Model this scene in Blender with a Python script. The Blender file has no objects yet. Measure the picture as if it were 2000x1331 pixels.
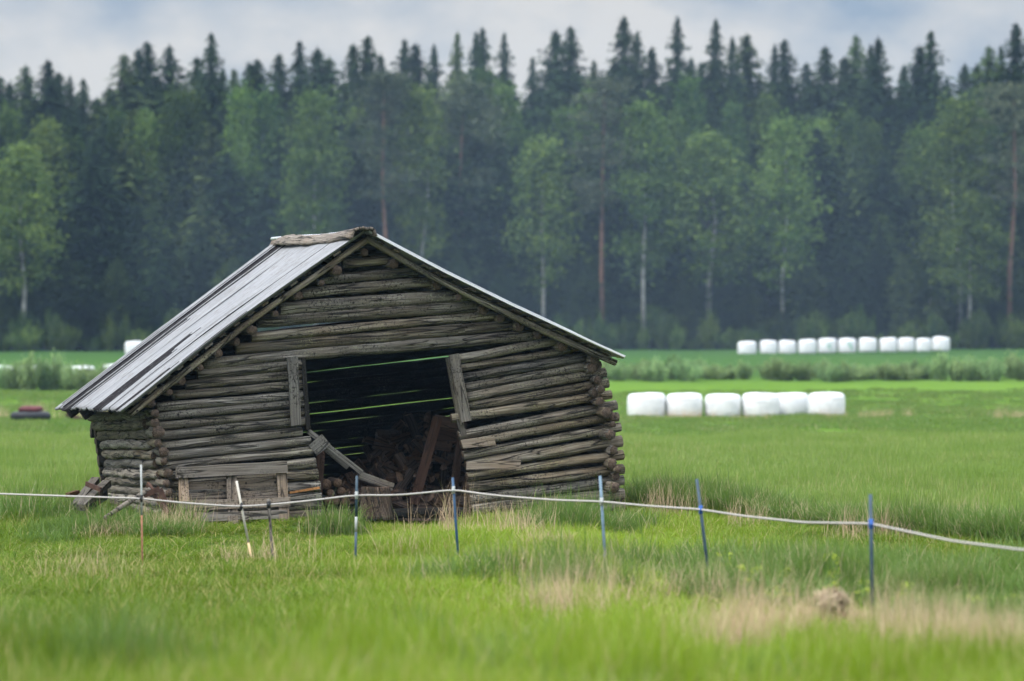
import bpy, math, random
import numpy as np
from mathutils import Vector
R = math.radians
rng = np.random.default_rng(7)
random.seed(7)
S = bpy.context.scene
COL = S.collection

# ------------------------------------------------------------------ camera
CAMZ = 1.885
FPX = 5490.0            # focal length in pixels of the 2000 px wide photograph
cam_d = bpy.data.cameras.new("camera")
cam = bpy.data.objects.new("camera", cam_d); COL.objects.link(cam)
cam.location = (0, 0, CAMZ); cam.rotation_euler = (R(90), 0, 0)
cam_d.sensor_width = 36; cam_d.lens = 36 * FPX / 2000
cam_d.clip_start = 0.1; cam_d.clip_end = 3000
cam_d.dof.use_dof = True; cam_d.dof.focus_distance = 30.6; cam_d.dof.aperture_fstop = 1.6
S.camera = cam

# ------------------------------------------------------------------ sky and sun
SUN_EL, SUN_AZ = 54.0, -122.0          # azimuth from +Y (view direction), negative = left
w = bpy.data.worlds.new("World"); S.world = w; w.use_nodes = True
nt = w.node_tree; N = nt.nodes; L = nt.links; N.clear()
out = N.new("ShaderNodeOutputWorld"); bg = N.new("ShaderNodeBackground")
sky = N.new("ShaderNodeTexSky"); sky.sky_type = 'NISHITA'; sky.sun_disc = False
sky.sun_elevation = R(SUN_EL); sky.sun_rotation = R(SUN_AZ)
sky.air_density = 1.0; sky.dust_density = 2.0
bg.inputs[1].default_value = 0.10
tc = N.new("ShaderNodeTexCoord")
mp = N.new("ShaderNodeMapping"); mp.inputs['Location'].default_value = (0.35, 0.2, 0.3)
mp.inputs['Scale'].default_value = (9.0, 9.0, 14.0)
nz = N.new("ShaderNodeTexNoise"); nz.inputs['Scale'].default_value = 1.0; nz.inputs['Detail'].default_value = 6; nz.inputs['Roughness'].default_value = 0.52
rp = N.new("ShaderNodeValToRGB"); rp.color_ramp.elements[0].position = 0.42; rp.color_ramp.elements[1].position = 0.60
rp.color_ramp.elements[0].color = (2.1, 2.65, 3.4, 1); rp.color_ramp.elements[1].color = (4.7, 4.6, 4.5, 1)
sx = N.new("ShaderNodeSeparateXYZ")
el = N.new("ShaderNodeMapRange"); el.inputs[1].default_value = 0.12; el.inputs[2].default_value = 0.85; el.inputs[3].default_value = 1.0; el.inputs[4].default_value = 7.6
vm = N.new("ShaderNodeVectorMath"); vm.operation = 'SCALE'
mx = N.new("ShaderNodeMix"); mx.data_type = 'RGBA'; mx.inputs[0].default_value = 0.92
L.new(tc.outputs['Generated'], mp.inputs[0]); L.new(mp.outputs[0], nz.inputs[0]); L.new(nz.outputs[0], rp.inputs[0])
L.new(tc.outputs['Generated'], sx.inputs[0]); L.new(sx.outputs[2], el.inputs[0])
L.new(rp.outputs[0], vm.inputs[0]); L.new(el.outputs[0], vm.inputs['Scale'])
L.new(sky.outputs[0], mx.inputs[6]); L.new(vm.outputs[0], mx.inputs[7]); L.new(mx.outputs[2], bg.inputs[0]); L.new(bg.outputs[0], out.inputs[0])
sd = bpy.data.lights.new("sun", 'SUN'); sd.energy = 2.2; sd.angle = R(11); sd.color = (1, 0.95, 0.87)
sun = bpy.data.objects.new("sun", sd); COL.objects.link(sun)
sdir = Vector((math.sin(R(SUN_AZ)) * math.cos(R(SUN_EL)), math.cos(R(SUN_AZ)) * math.cos(R(SUN_EL)), math.sin(R(SUN_EL))))
sun.rotation_euler = (-sdir).to_track_quat('-Z', 'Y').to_euler(); sun.location = (0, 0, 60)
S.view_settings.view_transform = 'Standard'; S.view_settings.look = 'None'
S.view_settings.exposure = 0.60; S.view_settings.gamma = 1
S.render.engine = 'CYCLES'
S.cycles.use_denoising = True
S.cycles.max_bounces = 6; S.cycles.diffuse_bounces = 3; S.cycles.glossy_bounces = 2; S.cycles.transmission_bounces = 3
S.cycles.volume_bounces = 0; S.cycles.transparent_max_bounces = 4
S.cycles.sample_clamp_indirect = 4

# ------------------------------------------------------------------ projection helpers
def P(px, py, Y):
    return np.array([(px - 1000) / FPX * Y, Y, CAMZ - (py - 665.5) / FPX * Y])
TH = R(18)
U = np.array([math.cos(TH), math.sin(TH), 0]); NO = np.array([math.sin(TH), -math.cos(TH), 0]); VD = -NO
C0 = np.array([-3.77, 30.0, 0])
def FT(px, off=0.0):
    a = (px - 1000) / FPX
    return (C0.dot(NO) + off) / (a * NO[0] + NO[1])
def F(px, py, off=0.0):
    """point of the barn's own front plane (pushed out by off metres) seen at that spot of the photograph"""
    return P(px, py, FT(px, off))
def M(dpx, px=760, off=0.0):
    return dpx * FT(px, off) / FPX

# ------------------------------------------------------------------ mesh helpers
def new_mesh(name, verts, faces, uvs=None, mats=(), fmat=None, smooth=True, col=None):
    """faces: list of tuples or (n,3)/(n,4) array"""
    me = bpy.data.meshes.new(name)
    verts = np.asarray(verts, dtype=np.float32).reshape(-1, 3)
    if isinstance(faces, np.ndarray):
        k = faces.shape[1]; nf = faces.shape[0]
        ls = np.arange(nf, dtype=np.int32) * k; lt = np.full(nf, k, dtype=np.int32); li = faces.astype(np.int32).ravel()
    else:
        lt = np.array([len(f) for f in faces], dtype=np.int32); ls = np.concatenate([[0], np.cumsum(lt)[:-1]]).astype(np.int32)
        li = np.array([i for f in faces for i in f], dtype=np.int32); nf = len(faces)
    me.vertices.add(len(verts)); me.vertices.foreach_set('co', verts.ravel())
    me.loops.add(len(li)); me.loops.foreach_set('vertex_index', li)
    me.polygons.add(nf); me.polygons.foreach_set('loop_start', ls); me.polygons.foreach_set('loop_total', lt)
    if fmat is not None: me.polygons.foreach_set('material_index', np.asarray(fmat, dtype=np.int32))
    me.polygons.foreach_set('use_smooth', np.full(nf, smooth))
    if uvs is not None:
        ul = me.uv_layers.new(name='UVMap'); ul.data.foreach_set('uv', np.asarray(uvs, dtype=np.float32).ravel())
    if col is not None:
        a = me.color_attributes.new('bc', 'FLOAT_COLOR', 'POINT')
        a.data.foreach_set('color', np.asarray(col, dtype=np.float32).ravel())
    for m in mats: me.materials.append(m)
    me.update(calc_edges=True)
    return me
def link(name, me, parent=None, loc=None):
    o = bpy.data.objects.new(name, me); COL.objects.link(o)
    if loc is not None: o.location = loc
    if parent is not None: o.parent = parent
    return o
def tag(o, label=None, cat=None, group=None, kind=None):
    if label: o['label'] = label
    if cat: o['category'] = cat
    if group: o['group'] = group
    if kind: o['kind'] = kind
    return o
def empty(name, label=None, cat=None, group=None, loc=(0, 0, 0), parent=None):
    o = bpy.data.objects.new(name, None); COL.objects.link(o); o.location = loc; o.empty_display_size = 0.1
    if parent is not None: o.parent = parent
    return tag(o, label, cat, group)
class MB:
    """collects pieces into one mesh"""
    def __init__(s): s.v = []; s.f = []; s.uv = []; s.m = []; s.n = 0
    def add(s, v, f, uv=None, m=0):
        v = np.asarray(v, float)
        for q, fc in enumerate(f):
            s.f.append(tuple(i + s.n for i in fc)); s.m.append(m if not hasattr(m, '__len__') else m[q])
        if uv is None:
            uv = []
            for fc in f:
                a = v[fc[0]]
                e = v[fc[1]] - a; ln = np.linalg.norm(e) + 1e-9; e = e / ln
                nn = np.cross(v[fc[1]] - a, v[fc[-1]] - a); nn = nn / (np.linalg.norm(nn) + 1e-9); g = np.cross(nn, e)
                for i in fc: uv.append(((v[i] - a).dot(e), (v[i] - a).dot(g)))
        s.uv.extend([tuple(x) for x in uv]); s.v.append(v); s.n += len(v); return s
    def mesh(s, name, mats, smooth=False):
        return new_mesh(name, np.concatenate(s.v), s.f, s.uv, mats, s.m, smooth)
    def build(s, name, mats, parent=None, smooth=False, origin=None):
        if origin is not None:
            s.v = [a - np.asarray(origin) for a in s.v]
        return link(name, s.mesh(name, mats, smooth), parent, origin)
def vnoise(x, seed):
    """smooth 1-D noise"""
    r = np.random.default_rng(seed).uniform(-1, 1, 256)
    x = np.asarray(x, float) + 1000; i = np.floor(x).astype(int); f = x - i; f = f * f * (3 - 2 * f)
    return r[i % 256] * (1 - f) + r[(i + 1) % 256] * f
SEED = [100]
def log_geo(mb, path, rad, seg=16, step=0.11, wob=0.012, crack=True, squash=1.0, capm=1, taper_end=0.0, m=0, rough=0.05):
    """a weathered round log along a polyline: wobbling axis, uneven section, a drying crack, end grain caps"""
    SEED[0] += 1; sd_ = SEED[0]; rr = np.random.default_rng(sd_)
    path = np.asarray(path, float); rad = np.atleast_1d(np.asarray(rad, float))
    if len(rad) == 1: rad = np.full(len(path), rad[0])
    sl = np.concatenate([[0], np.cumsum(np.linalg.norm(np.diff(path, axis=0), axis=1))]); Lg = sl[-1]
    n = max(4, int(Lg / step) + 2); t = np.linspace(0, Lg, n)
    c = np.stack([np.interp(t, sl, path[:, k]) for k in range(3)], 1); r = np.interp(t, sl, rad)
    d = (path[-1] - path[0]) / (np.linalg.norm(path[-1] - path[0]) + 1e-9)
    up = np.array([0, 0, 1.0]) if abs(d[2]) < 0.9 else np.array([0, 1.0, 0])
    s = np.cross(d, up); s /= np.linalg.norm(s); u2 = np.cross(s, d)
    off = sd_ * 3.7
    c = c + np.outer(wob * vnoise(t * 0.9, sd_) * 0.5 + wob * 0.35 * vnoise(t * 3.1, sd_ + 5), u2) + np.outer(wob * vnoise(t * 0.7, sd_ + 9), s)
    r = r * (1 + 0.06 * vnoise(t * 1.3, sd_ + 2) + 0.035 * vnoise(t * 5, sd_ + 3))
    ph = np.linspace(0, 2 * math.pi, seg, endpoint=False)
    shape = 1 + 0.04 * np.cos(2 * ph + rr.uniform(0, 6)) + 0.02 * np.cos(3 * ph + rr.uniform(0, 6))
    V = np.zeros((n, seg, 3))
    kc = int(rr.integers(0, seg)) if rr.random() < .5 else int(seg * rr.uniform(0.42, 0.62))
    for i in range(n):
        q = shape * r[i]
        q = q * (1 + rough * np.array([vnoise(t[i] * 7 + a * 3.3, sd_ + 20) for a in range(seg)]) * 0.5)
        if crack:
            k2 = (kc + int(round(1.3 * vnoise(t[i] * 0.8, sd_ + 7)))) % seg
            q = q.copy(); q[k2] *= 0.76 if vnoise(t[i] * 0.6, sd_ + 8) > -0.35 else 1.0
        V[i] = c[i] + np.outer(np.cos(ph) * q, s) + np.outer(np.sin(ph) * q * squash, u2)
    verts = list(V.reshape(-1, 3)); faces = []; uv = []; mm = []
    for i in range(n - 1):
        for k in range(seg):
            k2 = (k + 1) % seg
            faces.append((i * seg + k, i * seg + k2, (i + 1) * seg + k2, (i + 1) * seg + k)); mm.append(m)
            va = ph[k] * r[i]; vb = (ph[k] + 2 * math.pi / seg) * r[i]
            uv += [(t[i] + off, va + off), (t[i] + off, vb + off), (t[i + 1] + off, vb + off), (t[i + 1] + off, va + off)]
    for e, ring in ((0, 0), (1, n - 1)):
        # weathered end: inner ring, slightly hollowed centre
        base = len(verts); cc = c[ring] + d * (0.012 if e == 0 else -0.012) * rr.uniform(0.2, 1.2)
        verts.append(cc)
        for k in range(seg):
            k2 = (k + 1) % seg; a, b = ring * seg + k, ring * seg + k2
            fc = (base, b, a) if e == 0 else (base, a, b)
            faces.append(fc); mm.append(capm)
            ca = (math.cos(ph[k]), math.sin(ph[k])); cb = (math.cos(ph[k2]), math.sin(ph[k2]))
            uv += [(0, 0), cb, ca] if e == 0 else [(0, 0), ca, cb]
    mb.add(np.array(verts), faces, uv, mm); return mb
def boxgeo(mb, p0, p1, w_, t_, upv=(0, 0, 1), m=0, jit=0.0, endjit=0.0):
    """plank from p0 to p1: width w_ along the up side, thickness t_"""
    p0 = np.asarray(p0, float); p1 = np.asarray(p1, float)
    d = p1 - p0; Ln = np.linalg.norm(d); d = d / Ln
    up = np.asarray(upv, float); a = up - d * up.dot(d); a /= np.linalg.norm(a); b = np.cross(d, a)
    n = max(2, int(Ln / 0.15) + 1); ts = np.linspace(0, Ln, n); vs = []; SEED[0] += 1
    for i, t in enumerate(ts):
        c = p0 + d * t
        for (i1, i2) in ((-1, -1), (1, -1), (1, 1), (-1, 1)):
            ee = endjit * np.random.default_rng(SEED[0] * 7 + i1 * 3 + i2 + 11).uniform(-1, 1) if i in (0, n - 1) else 0
            ww = w_ * .5 + jit * vnoise(t * 4 + i1 * 9.1, SEED[0])
            vs.append(c + a * i1 * ww + b * i2 * t_ / 2 + d * ee)
    fs = []; uv = []; o = SEED[0] * 1.7
    for i in range(n - 1):
        for k in range(4):
            k2 = (k + 1) % 4; A = i * 4
            fs.append((A + k, A + k2, A + 4 + k2, A + 4 + k))
            wv = w_ if k in (0, 2) else t_; v0 = o + k * 0.31
            uv += [(ts[i] + o, v0), (ts[i] + o, v0 + wv), (ts[i + 1] + o, v0 + wv), (ts[i + 1] + o, v0)]
    fs.append((3, 2, 1, 0)); fs.append((n * 4 - 4, n * 4 - 3, n * 4 - 2, n * 4 - 1))
    for _ in range(2): uv += [(0 + o, 0 + o), (t_ + o, 0 + o), (t_ + o, w_ + o), (o, w_ + o)]
    # outward winding check
    mb.add(np.array(vs), fs, uv, m); return mb
def tubegeo(mb, pts, rad, seg=8, m=0, cap=True):
    pts = np.asarray(pts, float); n = len(pts); rad = np.atleast_1d(np.asarray(rad, float))
    if len(rad) == 1: rad = np.full(n, rad[0])
    vs = []; fs = []
    for i in range(n):
        d = pts[min(i + 1, n - 1)] - pts[max(i - 1, 0)]; d = d / (np.linalg.norm(d) + 1e-9)
        up = np.array([0, 0, 1.0]) if abs(d[2]) < 0.95 else np.array([1.0, 0, 0])
        s = np.cross(d, up); s /= np.linalg.norm(s); u2 = np.cross(s, d)
        for k in range(seg):
            a = 2 * math.pi * k / seg; vs.append(pts[i] + (s * math.cos(a) + u2 * math.sin(a)) * rad[i])
    for i in range(n - 1):
        for k in range(seg):
            k2 = (k + 1) % seg; fs.append((i * seg + k, i * seg + k2, (i + 1) * seg + k2, (i + 1) * seg + k))
    if cap:
        fs.append(tuple(range(seg - 1, -1, -1))); fs.append(tuple((n - 1) * seg + k for k in range(seg)))
    mb.add(np.array(vs), fs, None, m); return mb

# ------------------------------------------------------------------ materials
def mat(name):
    m = bpy.data.materials.new(name); m.use_nodes = True; nt = m.node_tree
    b = nt.nodes['Principled BSDF']; b.inputs['Roughness'].default_value = 0.85
    b.inputs['Specular IOR Level'].default_value = 0.25
    return m, nt, nt.nodes, nt.links, b
def ramp(N, stops):
    r = N.new("ShaderNodeValToRGB"); cr = r.color_ramp
    while len(cr.elements) < len(stops): cr.elements.new(0.5)
    for e, (p, c) in zip(cr.elements, stops): e.position = p; e.color = (*c, 1)
    return r
def mixc(N, L, fac, a, b, mode='MIX'):
    m = N.new("ShaderNodeMix"); m.data_type = 'RGBA'; m.blend_type = mode
    for sck, v in ((m.inputs[0], fac), (m.inputs[6], a), (m.inputs[7], b)):
        if hasattr(v, 'default_value') or hasattr(v, 'is_linked'): L.new(v, sck)
        elif isinstance(v, (int, float)): sck.default_value = v
        else: sck.default_value = (*v, 1)
    return m.outputs[2]
def noise(N, L, vec, scale, detail=4, rough=0.55, dist=0.0, sc3=None):
    n = N.new("ShaderNodeTexNoise"); n.inputs['Scale'].default_value = scale; n.inputs['Detail'].default_value = detail
    n.inputs['Roughness'].default_value = rough; n.inputs['Distortion'].default_value = dist
    if sc3 is not None:
        mp = N.new("ShaderNodeMapping"); mp.inputs['Scale'].default_value = sc3; L.new(vec, mp.inputs[0]); vec = mp.outputs[0]
    L.new(vec, n.inputs['Vector']); return n.outputs[0]
def mrange(N, L, v, a, b, c=0.0, d=1.0):
    m = N.new("ShaderNodeMapRange"); m.inputs[1].default_value = a; m.inputs[2].default_value = b; m.inputs[3].default_value = c; m.inputs[4].default_value = d
    L.new(v, m.inputs[0]); return m.outputs[0]
def math_(N, L, op, a, b=None):
    m = N.new("ShaderNodeMath"); m.operation = op
    for sck, v in ((m.inputs[0], a), (m.inputs[1], b)):
        if v is None: continue
        if isinstance(v, (int, float)): sck.default_value = v
        else: L.new(v, sck)
    return m.outputs[0]
def wood_mat(name, dark, mid, light, lichen=0.5, bump=0.6, red=0.0, scale=1.0):
    m, nt, N, L, b = mat(name)
    tc = N.new("ShaderNodeTexCoord"); uv = tc.outputs['UV']; ob = N.new("ShaderNodeNewGeometry").outputs['Position']
    oi = N.new("ShaderNodeObjectInfo").outputs['Random']
    g1 = noise(N, L, uv, 1.0, 6, 0.6, 0.3, (2.2 * scale, 46 * scale, 1))
    g2 = noise(N, L, uv, 1.0, 4, 0.6, 0.2, (1.1 * scale, 9 * scale, 1))
    mixg = math_(N, L, 'ADD', math_(N, L, 'MULTIPLY', g1, 0.6), math_(N, L, 'MULTIPLY', g2, 0.4))
    cr = ramp(N, [(0.32, dark), (0.50, mid), (0.68, light)]); L.new(mixg, cr.inputs[0]); c = cr.outputs[0]
    # brown and grey drift
    d1 = noise(N, L, ob, 1.7, 3, 0.5); c = mixc(N, L, mrange(N, L, d1, 0.42, 0.68, 0, 0.55), c, (mid[0] * 1.0, mid[1] * .84, mid[2] * .66))
    # lichen specks, patchy
    l1 = noise(N, L, ob, 55, 3, 0.7); l2 = noise(N, L, ob, 3.1, 3, 0.6)
    lm = math_(N, L, 'MULTIPLY', mrange(N, L, l1, 0.53, 0.60), mrange(N, L, l2, 0.45, 0.62, 0, lichen))
    c = mixc(N, L, lm, c, (0.27, 0.255, 0.15))
    l3 = noise(N, L, ob, 38, 3, 0.7); l4 = noise(N, L, ob, 2.3, 3, 0.6)
    c = mixc(N, L, math_(N, L, 'MULTIPLY', mrange(N, L, l3, 0.53, 0.60), mrange(N, L, l4, 0.44, 0.58, 0, .85)), c, (dark[0] * .6, dark[1] * .55, dark[2] * .5))
    # cracks along the grain
    k = noise(N, L, uv, 1.0, 2, 0.5, 0.6, (0.7, 11, 1)); ka = math_(N, L, 'ABSOLUTE', math_(N, L, 'SUBTRACT', k, 0.5))
    kk = mrange(N, L, ka, 0.004, 0.026, 1, 0); c = mixc(N, L, math_(N, L, 'MULTIPLY', kk, 0.85), c, (0.012, 0.010, 0.008))
    # knots / borer holes
    v = N.new("ShaderNodeTexVoronoi"); v.inputs['Scale'].default_value = 5.0; L.new(ob, v.inputs['Vector'])
    c = mixc(N, L, mrange(N, L, v.outputs[0], 0.06, 0.09, 0.9, 0), c, (0.015, 0.012, 0.01))
    hs = N.new("ShaderNodeHueSaturation"); L.new(c, hs.inputs['Color']); L.new(mrange(N, L, oi, 0, 1, 0.66, 1.30), hs.inputs['Value']); L.new(mrange(N, L, math_(N, L, 'FRACT', math_(N, L, 'MULTIPLY', oi, 17.3)), 0, 1, 0.7, 1.25), hs.inputs['Saturation'])
    L.new(hs.outputs[0], b.inputs['Base Color'])
    bp = N.new("ShaderNodeBump"); bp.inputs['Strength'].default_value = bump; bp.inputs['Distance'].default_value = 0.035
    h = math_(N, L, 'SUBTRACT', mixg, math_(N, L, 'MULTIPLY', kk, 0.6)); L.new(h, bp.inputs['Height']); L.new(bp.outputs[0], b.inputs['Normal'])
    b.inputs['Roughness'].default_value = 0.9
    return m
W_LOG = wood_mat("weathered_log", (0.026, 0.022, 0.017), (0.140, 0.121, 0.096), (0.40, 0.355, 0.285), 0.75, 1.0)
W_SIDE = wood_mat("cracked_log", (0.030, 0.025, 0.019), (0.19, 0.163, 0.128), (0.40, 0.35, 0.28), 0.5, 1.0, scale=0.7)
W_PLANK = wood_mat("grey_plank", (0.045, 0.040, 0.034), (0.115, 0.103, 0.090), (0.18, 0.163, 0.143), 0.25, 0.5)
W_PALLET = wood_mat("pallet_board", (0.06, 0.047, 0.036), (0.18, 0.147, 0.118), (0.29, 0.24, 0.20), 0.25, 0.35)
W_DARK = wood_mat("shaded_wood", (0.006, 0.005, 0.004), (0.014, 0.012, 0.010), (0.03, 0.025, 0.02), 0.1, 0.5)  # shade of the interior and undersides put into the wood colour
W_BARK = wood_mat("bark_slab", (0.05, 0.038, 0.028), (0.15, 0.118, 0.092), (0.25, 0.20, 0.165), 0.5, 1.0)
W_FIRE = wood_mat("split_firewood", (0.03, 0.018, 0.012), (0.075, 0.05, 0.036), (0.14, 0.10, 0.073), 0.0, 0.3)
W_RED = wood_mat("reddish_board", (0.03, 0.014, 0.009), (0.065, 0.033, 0.021), (0.10, 0.052, 0.034), 0.0, 0.3)
def end_mat(name, a, bcol):
    m, nt, N, L, b = mat(name)
    tc = N.new("ShaderNodeTexCoord"); uv = tc.outputs['UV']; ob = N.new("ShaderNodeNewGeometry").outputs['Position']
    ln = N.new("ShaderNodeVectorMath"); ln.operation = 'LENGTH'; L.new(uv, ln.inputs[0])
    wv = N.new("ShaderNodeMath"); wv.operation = 'SINE'; L.new(math_(N, L, 'MULTIPLY', ln.outputs['Value'], 48), wv.inputs[0])
    n1 = noise(N, L, ob, 30, 5, 0.7)
    c = ramp(N, [(0.3, a), (0.62, bcol)]); L.new(n1, c.inputs[0])
    c2 = mixc(N, L, mrange(N, L, wv.outputs[0], -1, 1, 0, 0.35), c.outputs[0], (a[0] * .6, a[1] * .6, a[2] * .6))
    # radial cracks
    v = N.new("ShaderNodeTexVoronoi"); v.feature = 'DISTANCE_TO_EDGE'; v.inputs['Scale'].default_value = 1.6
    add = N.new("ShaderNodeVectorMath"); add.operation = 'ADD'; L.new(uv, add.inputs[0]); L.new(ob, add.inputs[1]); L.new(add.outputs[0], v.inputs['Vector'])
    c3 = mixc(N, L, mrange(N, L, v.outputs[0], 0.0, 0.06, 0.95, 0), c2, (0.012, 0.008, 0.006)); L.new(c3, b.inputs['Base Color'])
    bp = N.new("ShaderNodeBump"); bp.inputs['Strength'].default_value = 0.8; bp.inputs['Distance'].default_value = 0.01; L.new(n1, bp.inputs['Height']); L.new(bp.outputs[0], b.inputs['Normal'])
    return m
E_LOG = end_mat("log_end_grain", (0.025, 0.017, 0.012), (0.15, 0.105, 0.075))
E_FIRE = end_mat("firewood_end", (0.09, 0.055, 0.035), (0.19, 0.12, 0.08))
def simple(name, col, rough=0.6, metal=0.0, nscale=8, var=0.3, bump=0.0):
    m, nt, N, L, b = mat(name)
    ob = N.new("ShaderNodeNewGeometry").outputs['Position']; n = noise(N, L, ob, nscale, 4, 0.6)
    c = ramp(N, [(0.3, tuple(x * (1 - var) for x in col)), (0.7, tuple(min(1, x * (1 + var)) for x in col))]); L.new(n, c.inputs[0]); L.new(c.outputs[0], b.inputs['Base Color'])
    b.inputs['Roughness'].default_value = rough; b.inputs['Metallic'].default_value = metal
    if bump:
        bp = N.new("ShaderNodeBump"); bp.inputs['Strength'].default_value = bump; bp.inputs['Distance'].default_value = 0.02; L.new(n, bp.inputs['Height']); L.new(bp.outputs[0], b.inputs['Normal'])
    return m
RUST = simple("rusty_iron", (0.065, 0.035, 0.025), 0.8, 0.2, 14, 0.5, 0.4)
BLACK = simple("black_rubber", (0.008, 0.009, 0.012), 0.6, 0, 10, 0.3)
REDP = simple("dull_red_paint", (0.085, 0.016, 0.018), 0.6, 0, 6, 0.3)
BLUEP = simple("blue_plastic", (0.032, 0.058, 0.080), 0.45, 0, 20, 0.25)
BLUEB = simple("bright_blue_clip", (0.03, 0.10, 0.34), 0.4, 0, 20, 0.15)
BLUEG = simple("faded_blue_plastic", (0.12, 0.18, 0.23), 0.5, 0, 20, 0.25)
WHITEP = simple("white_plastic", (0.46, 0.43, 0.37), 0.5, 0, 20, 0.1)
GREYP = simple("grey_coating", (0.33, 0.34, 0.33), 0.5, 0, 30, 0.2)
ORANGER = simple("rust_brown_stake", (0.26, 0.12, 0.07), 0.8, 0, 30, 0.4)
ROPE = simple("white_fence_rope", (0.36, 0.335, 0.31), 0.8, 0, 60, 0.15, 0.3)
BLACKP = simple("black_clip", (0.02, 0.02, 0.02), 0.5)

# ------------------------------------------------------------------ terrain
GY = [0, 8, 10, 13, 17, 21, 25, 30, 36, 45, 60, 88, 100, 112, 125, 150, 183, 200, 230, 300, 700]
GZ = [0.46, 0.46, 0.36, 0.16, -0.04, -0.10, -0.15, -0.11, -0.08, -0.10, -0.27, -0.53, -0.42, -0.12, 0.177, 0.52, 1.05, 1.23, 1.45, 1.8, 3.0]
def gz(x, y):
    x = np.asarray(x, float); y = np.asarray(y, float)
    z = np.interp(y, GY, GZ)
    z = z + 0.13 * np.exp(-((x - 0.1) / 1.3) ** 2 - ((y - 26.3) / 1.6) ** 2)        # grassy mound before the doorway's right side
    z = z + 0.03 * np.sin(x * 0.9 + y * 0.35) + 0.02 * np.sin(x * 2.3 - y * 0.8)
    z = z + np.where(y > 60, 0.0006 * (x) * (y - 60) * 0.03, 0)
    return z
ys = np.concatenate([np.arange(-6, 60, 0.5), np.arange(60, 240, 2.5), np.arange(240, 900, 30)])
xs = np.concatenate([np.arange(-400, -60, 20), np.arange(-60, -14, 2), np.arange(-14, 14, 0.5), np.arange(14, 60, 2), np.arange(60, 401, 20)])
XX, YY = np.meshgrid(xs, ys); ZZ = gz(XX, YY)
nv = len(xs); idx = np.arange(len(xs) * len(ys)).reshape(len(ys), nv)
gf = np.stack([idx[:-1, :-1], idx[:-1, 1:], idx[1:, 1:], idx[1:, :-1]], -1).reshape(-1, 4)
def ground_mat():
    m, nt, N, L, b = mat("field_ground")
    g = N.new("ShaderNodeNewGeometry").outputs['Position']; s = N.new("ShaderNodeSeparateXYZ"); L.new(g, s.inputs[0]); y = s.outputs[1]
    n1 = noise(N, L, g, 1.0, 5, 0.6, 0, (0.10, 0.04, 1)); n2 = noise(N, L, g, 1.0, 5, 0.7, 0, (1.4, 0.5, 1)); n3 = noise(N, L, g, 1.0, 3, 0.7, 0, (9, 2.5, 1))
    a = ramp(N, [(0.35, (0.065, 0.125, 0.018)), (0.65, (0.105, 0.175, 0.028))]); L.new(n1, a.inputs[0])
    c = mixc(N, L, mrange(N, L, n2, 0.35, 0.7, 0, 0.6), a.outputs[0], (0.068, 0.135, 0.02))
    c = mixc(N, L, mrange(N, L, n3, 0.4, 0.7, 0, 0.5), c, (0.11, 0.185, 0.035))
    # the farther meadow behind the ditch is a cooler green
    c = mixc(N, L, mrange(N, L, y, 118, 130, 0, 0.75), c, (0.030, 0.070, 0.022))
    # dry bank where the near row of bales stands
    bank = math_(N, L, 'MULTIPLY', mrange(N, L, math_(N, L, 'ABSOLUTE', math_(N, L, 'SUBTRACT', y, 86.0)), 1.0, 4.0, 1, 0), mrange(N, L, noise(N, L, g, 1, 4, 0.6, 0, (0.35, 0.6, 1)), 0.42, 0.6, 0.1, 0.9))
    c = mixc(N, L, bank, c, (0.19, 0.16, 0.085))
    c = mixc(N, L, mrange(N, L, y, 160, 196, 0, .55), c, (0.016, 0.042, 0.014)); c = mixc(N, L, mrange(N, L, y, 194, 202, 0, 1), c, (0.02, 0.03, 0.014))
    c = mixc(N, L, mrange(N, L, y, 24, 60, 0.75, 0), c, (0.035, 0.055, 0.015))
    L.new(c, b.inputs['Base Color']); b.inputs['Roughness'].default_value = 1; b.inputs['Specular IOR Level'].default_value = 0.0
    bp = N.new("ShaderNodeBump"); bp.inputs['Strength'].default_value = 0.7; bp.inputs['Distance'].default_value = 0.12
    L.new(math_(N, L, 'ADD', n2, n3), bp.inputs['Height']); L.new(bp.outputs[0], b.inputs['Normal'])
    return m
G = link("ground", new_mesh("ground", np.stack([XX, YY, ZZ], -1).reshape(-1, 3), gf, None, [ground_mat()]))
tag(G, kind='structure')

# ------------------------------------------------------------------ barn
barn = empty("log_barn", "old leaning grey log barn with corrugated metal roof and wide open doorway", "barn", loc=tuple(C0 + U * 2.4 + VD * 2))
borg = np.array(barn.location)
def bpart(name, mb, mats, parent=None, smooth=False, label=None):
    par = parent or barn
    mb.v = [a - borg for a in mb.v]
    o = link(name, mb.mesh(name, mats, smooth), par)
    if label: o['label'] = label
    return o
WM = [W_LOG, E_LOG]
def wallpart(name, label=None):
    o = empty(name, parent=barn)
    if label: o['label'] = label
    return o
front = wallpart("front_wall"); side = wallpart("side_wall"); rear = wallpart("rear_wall"); farside = wallpart("far_side_wall")
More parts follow.
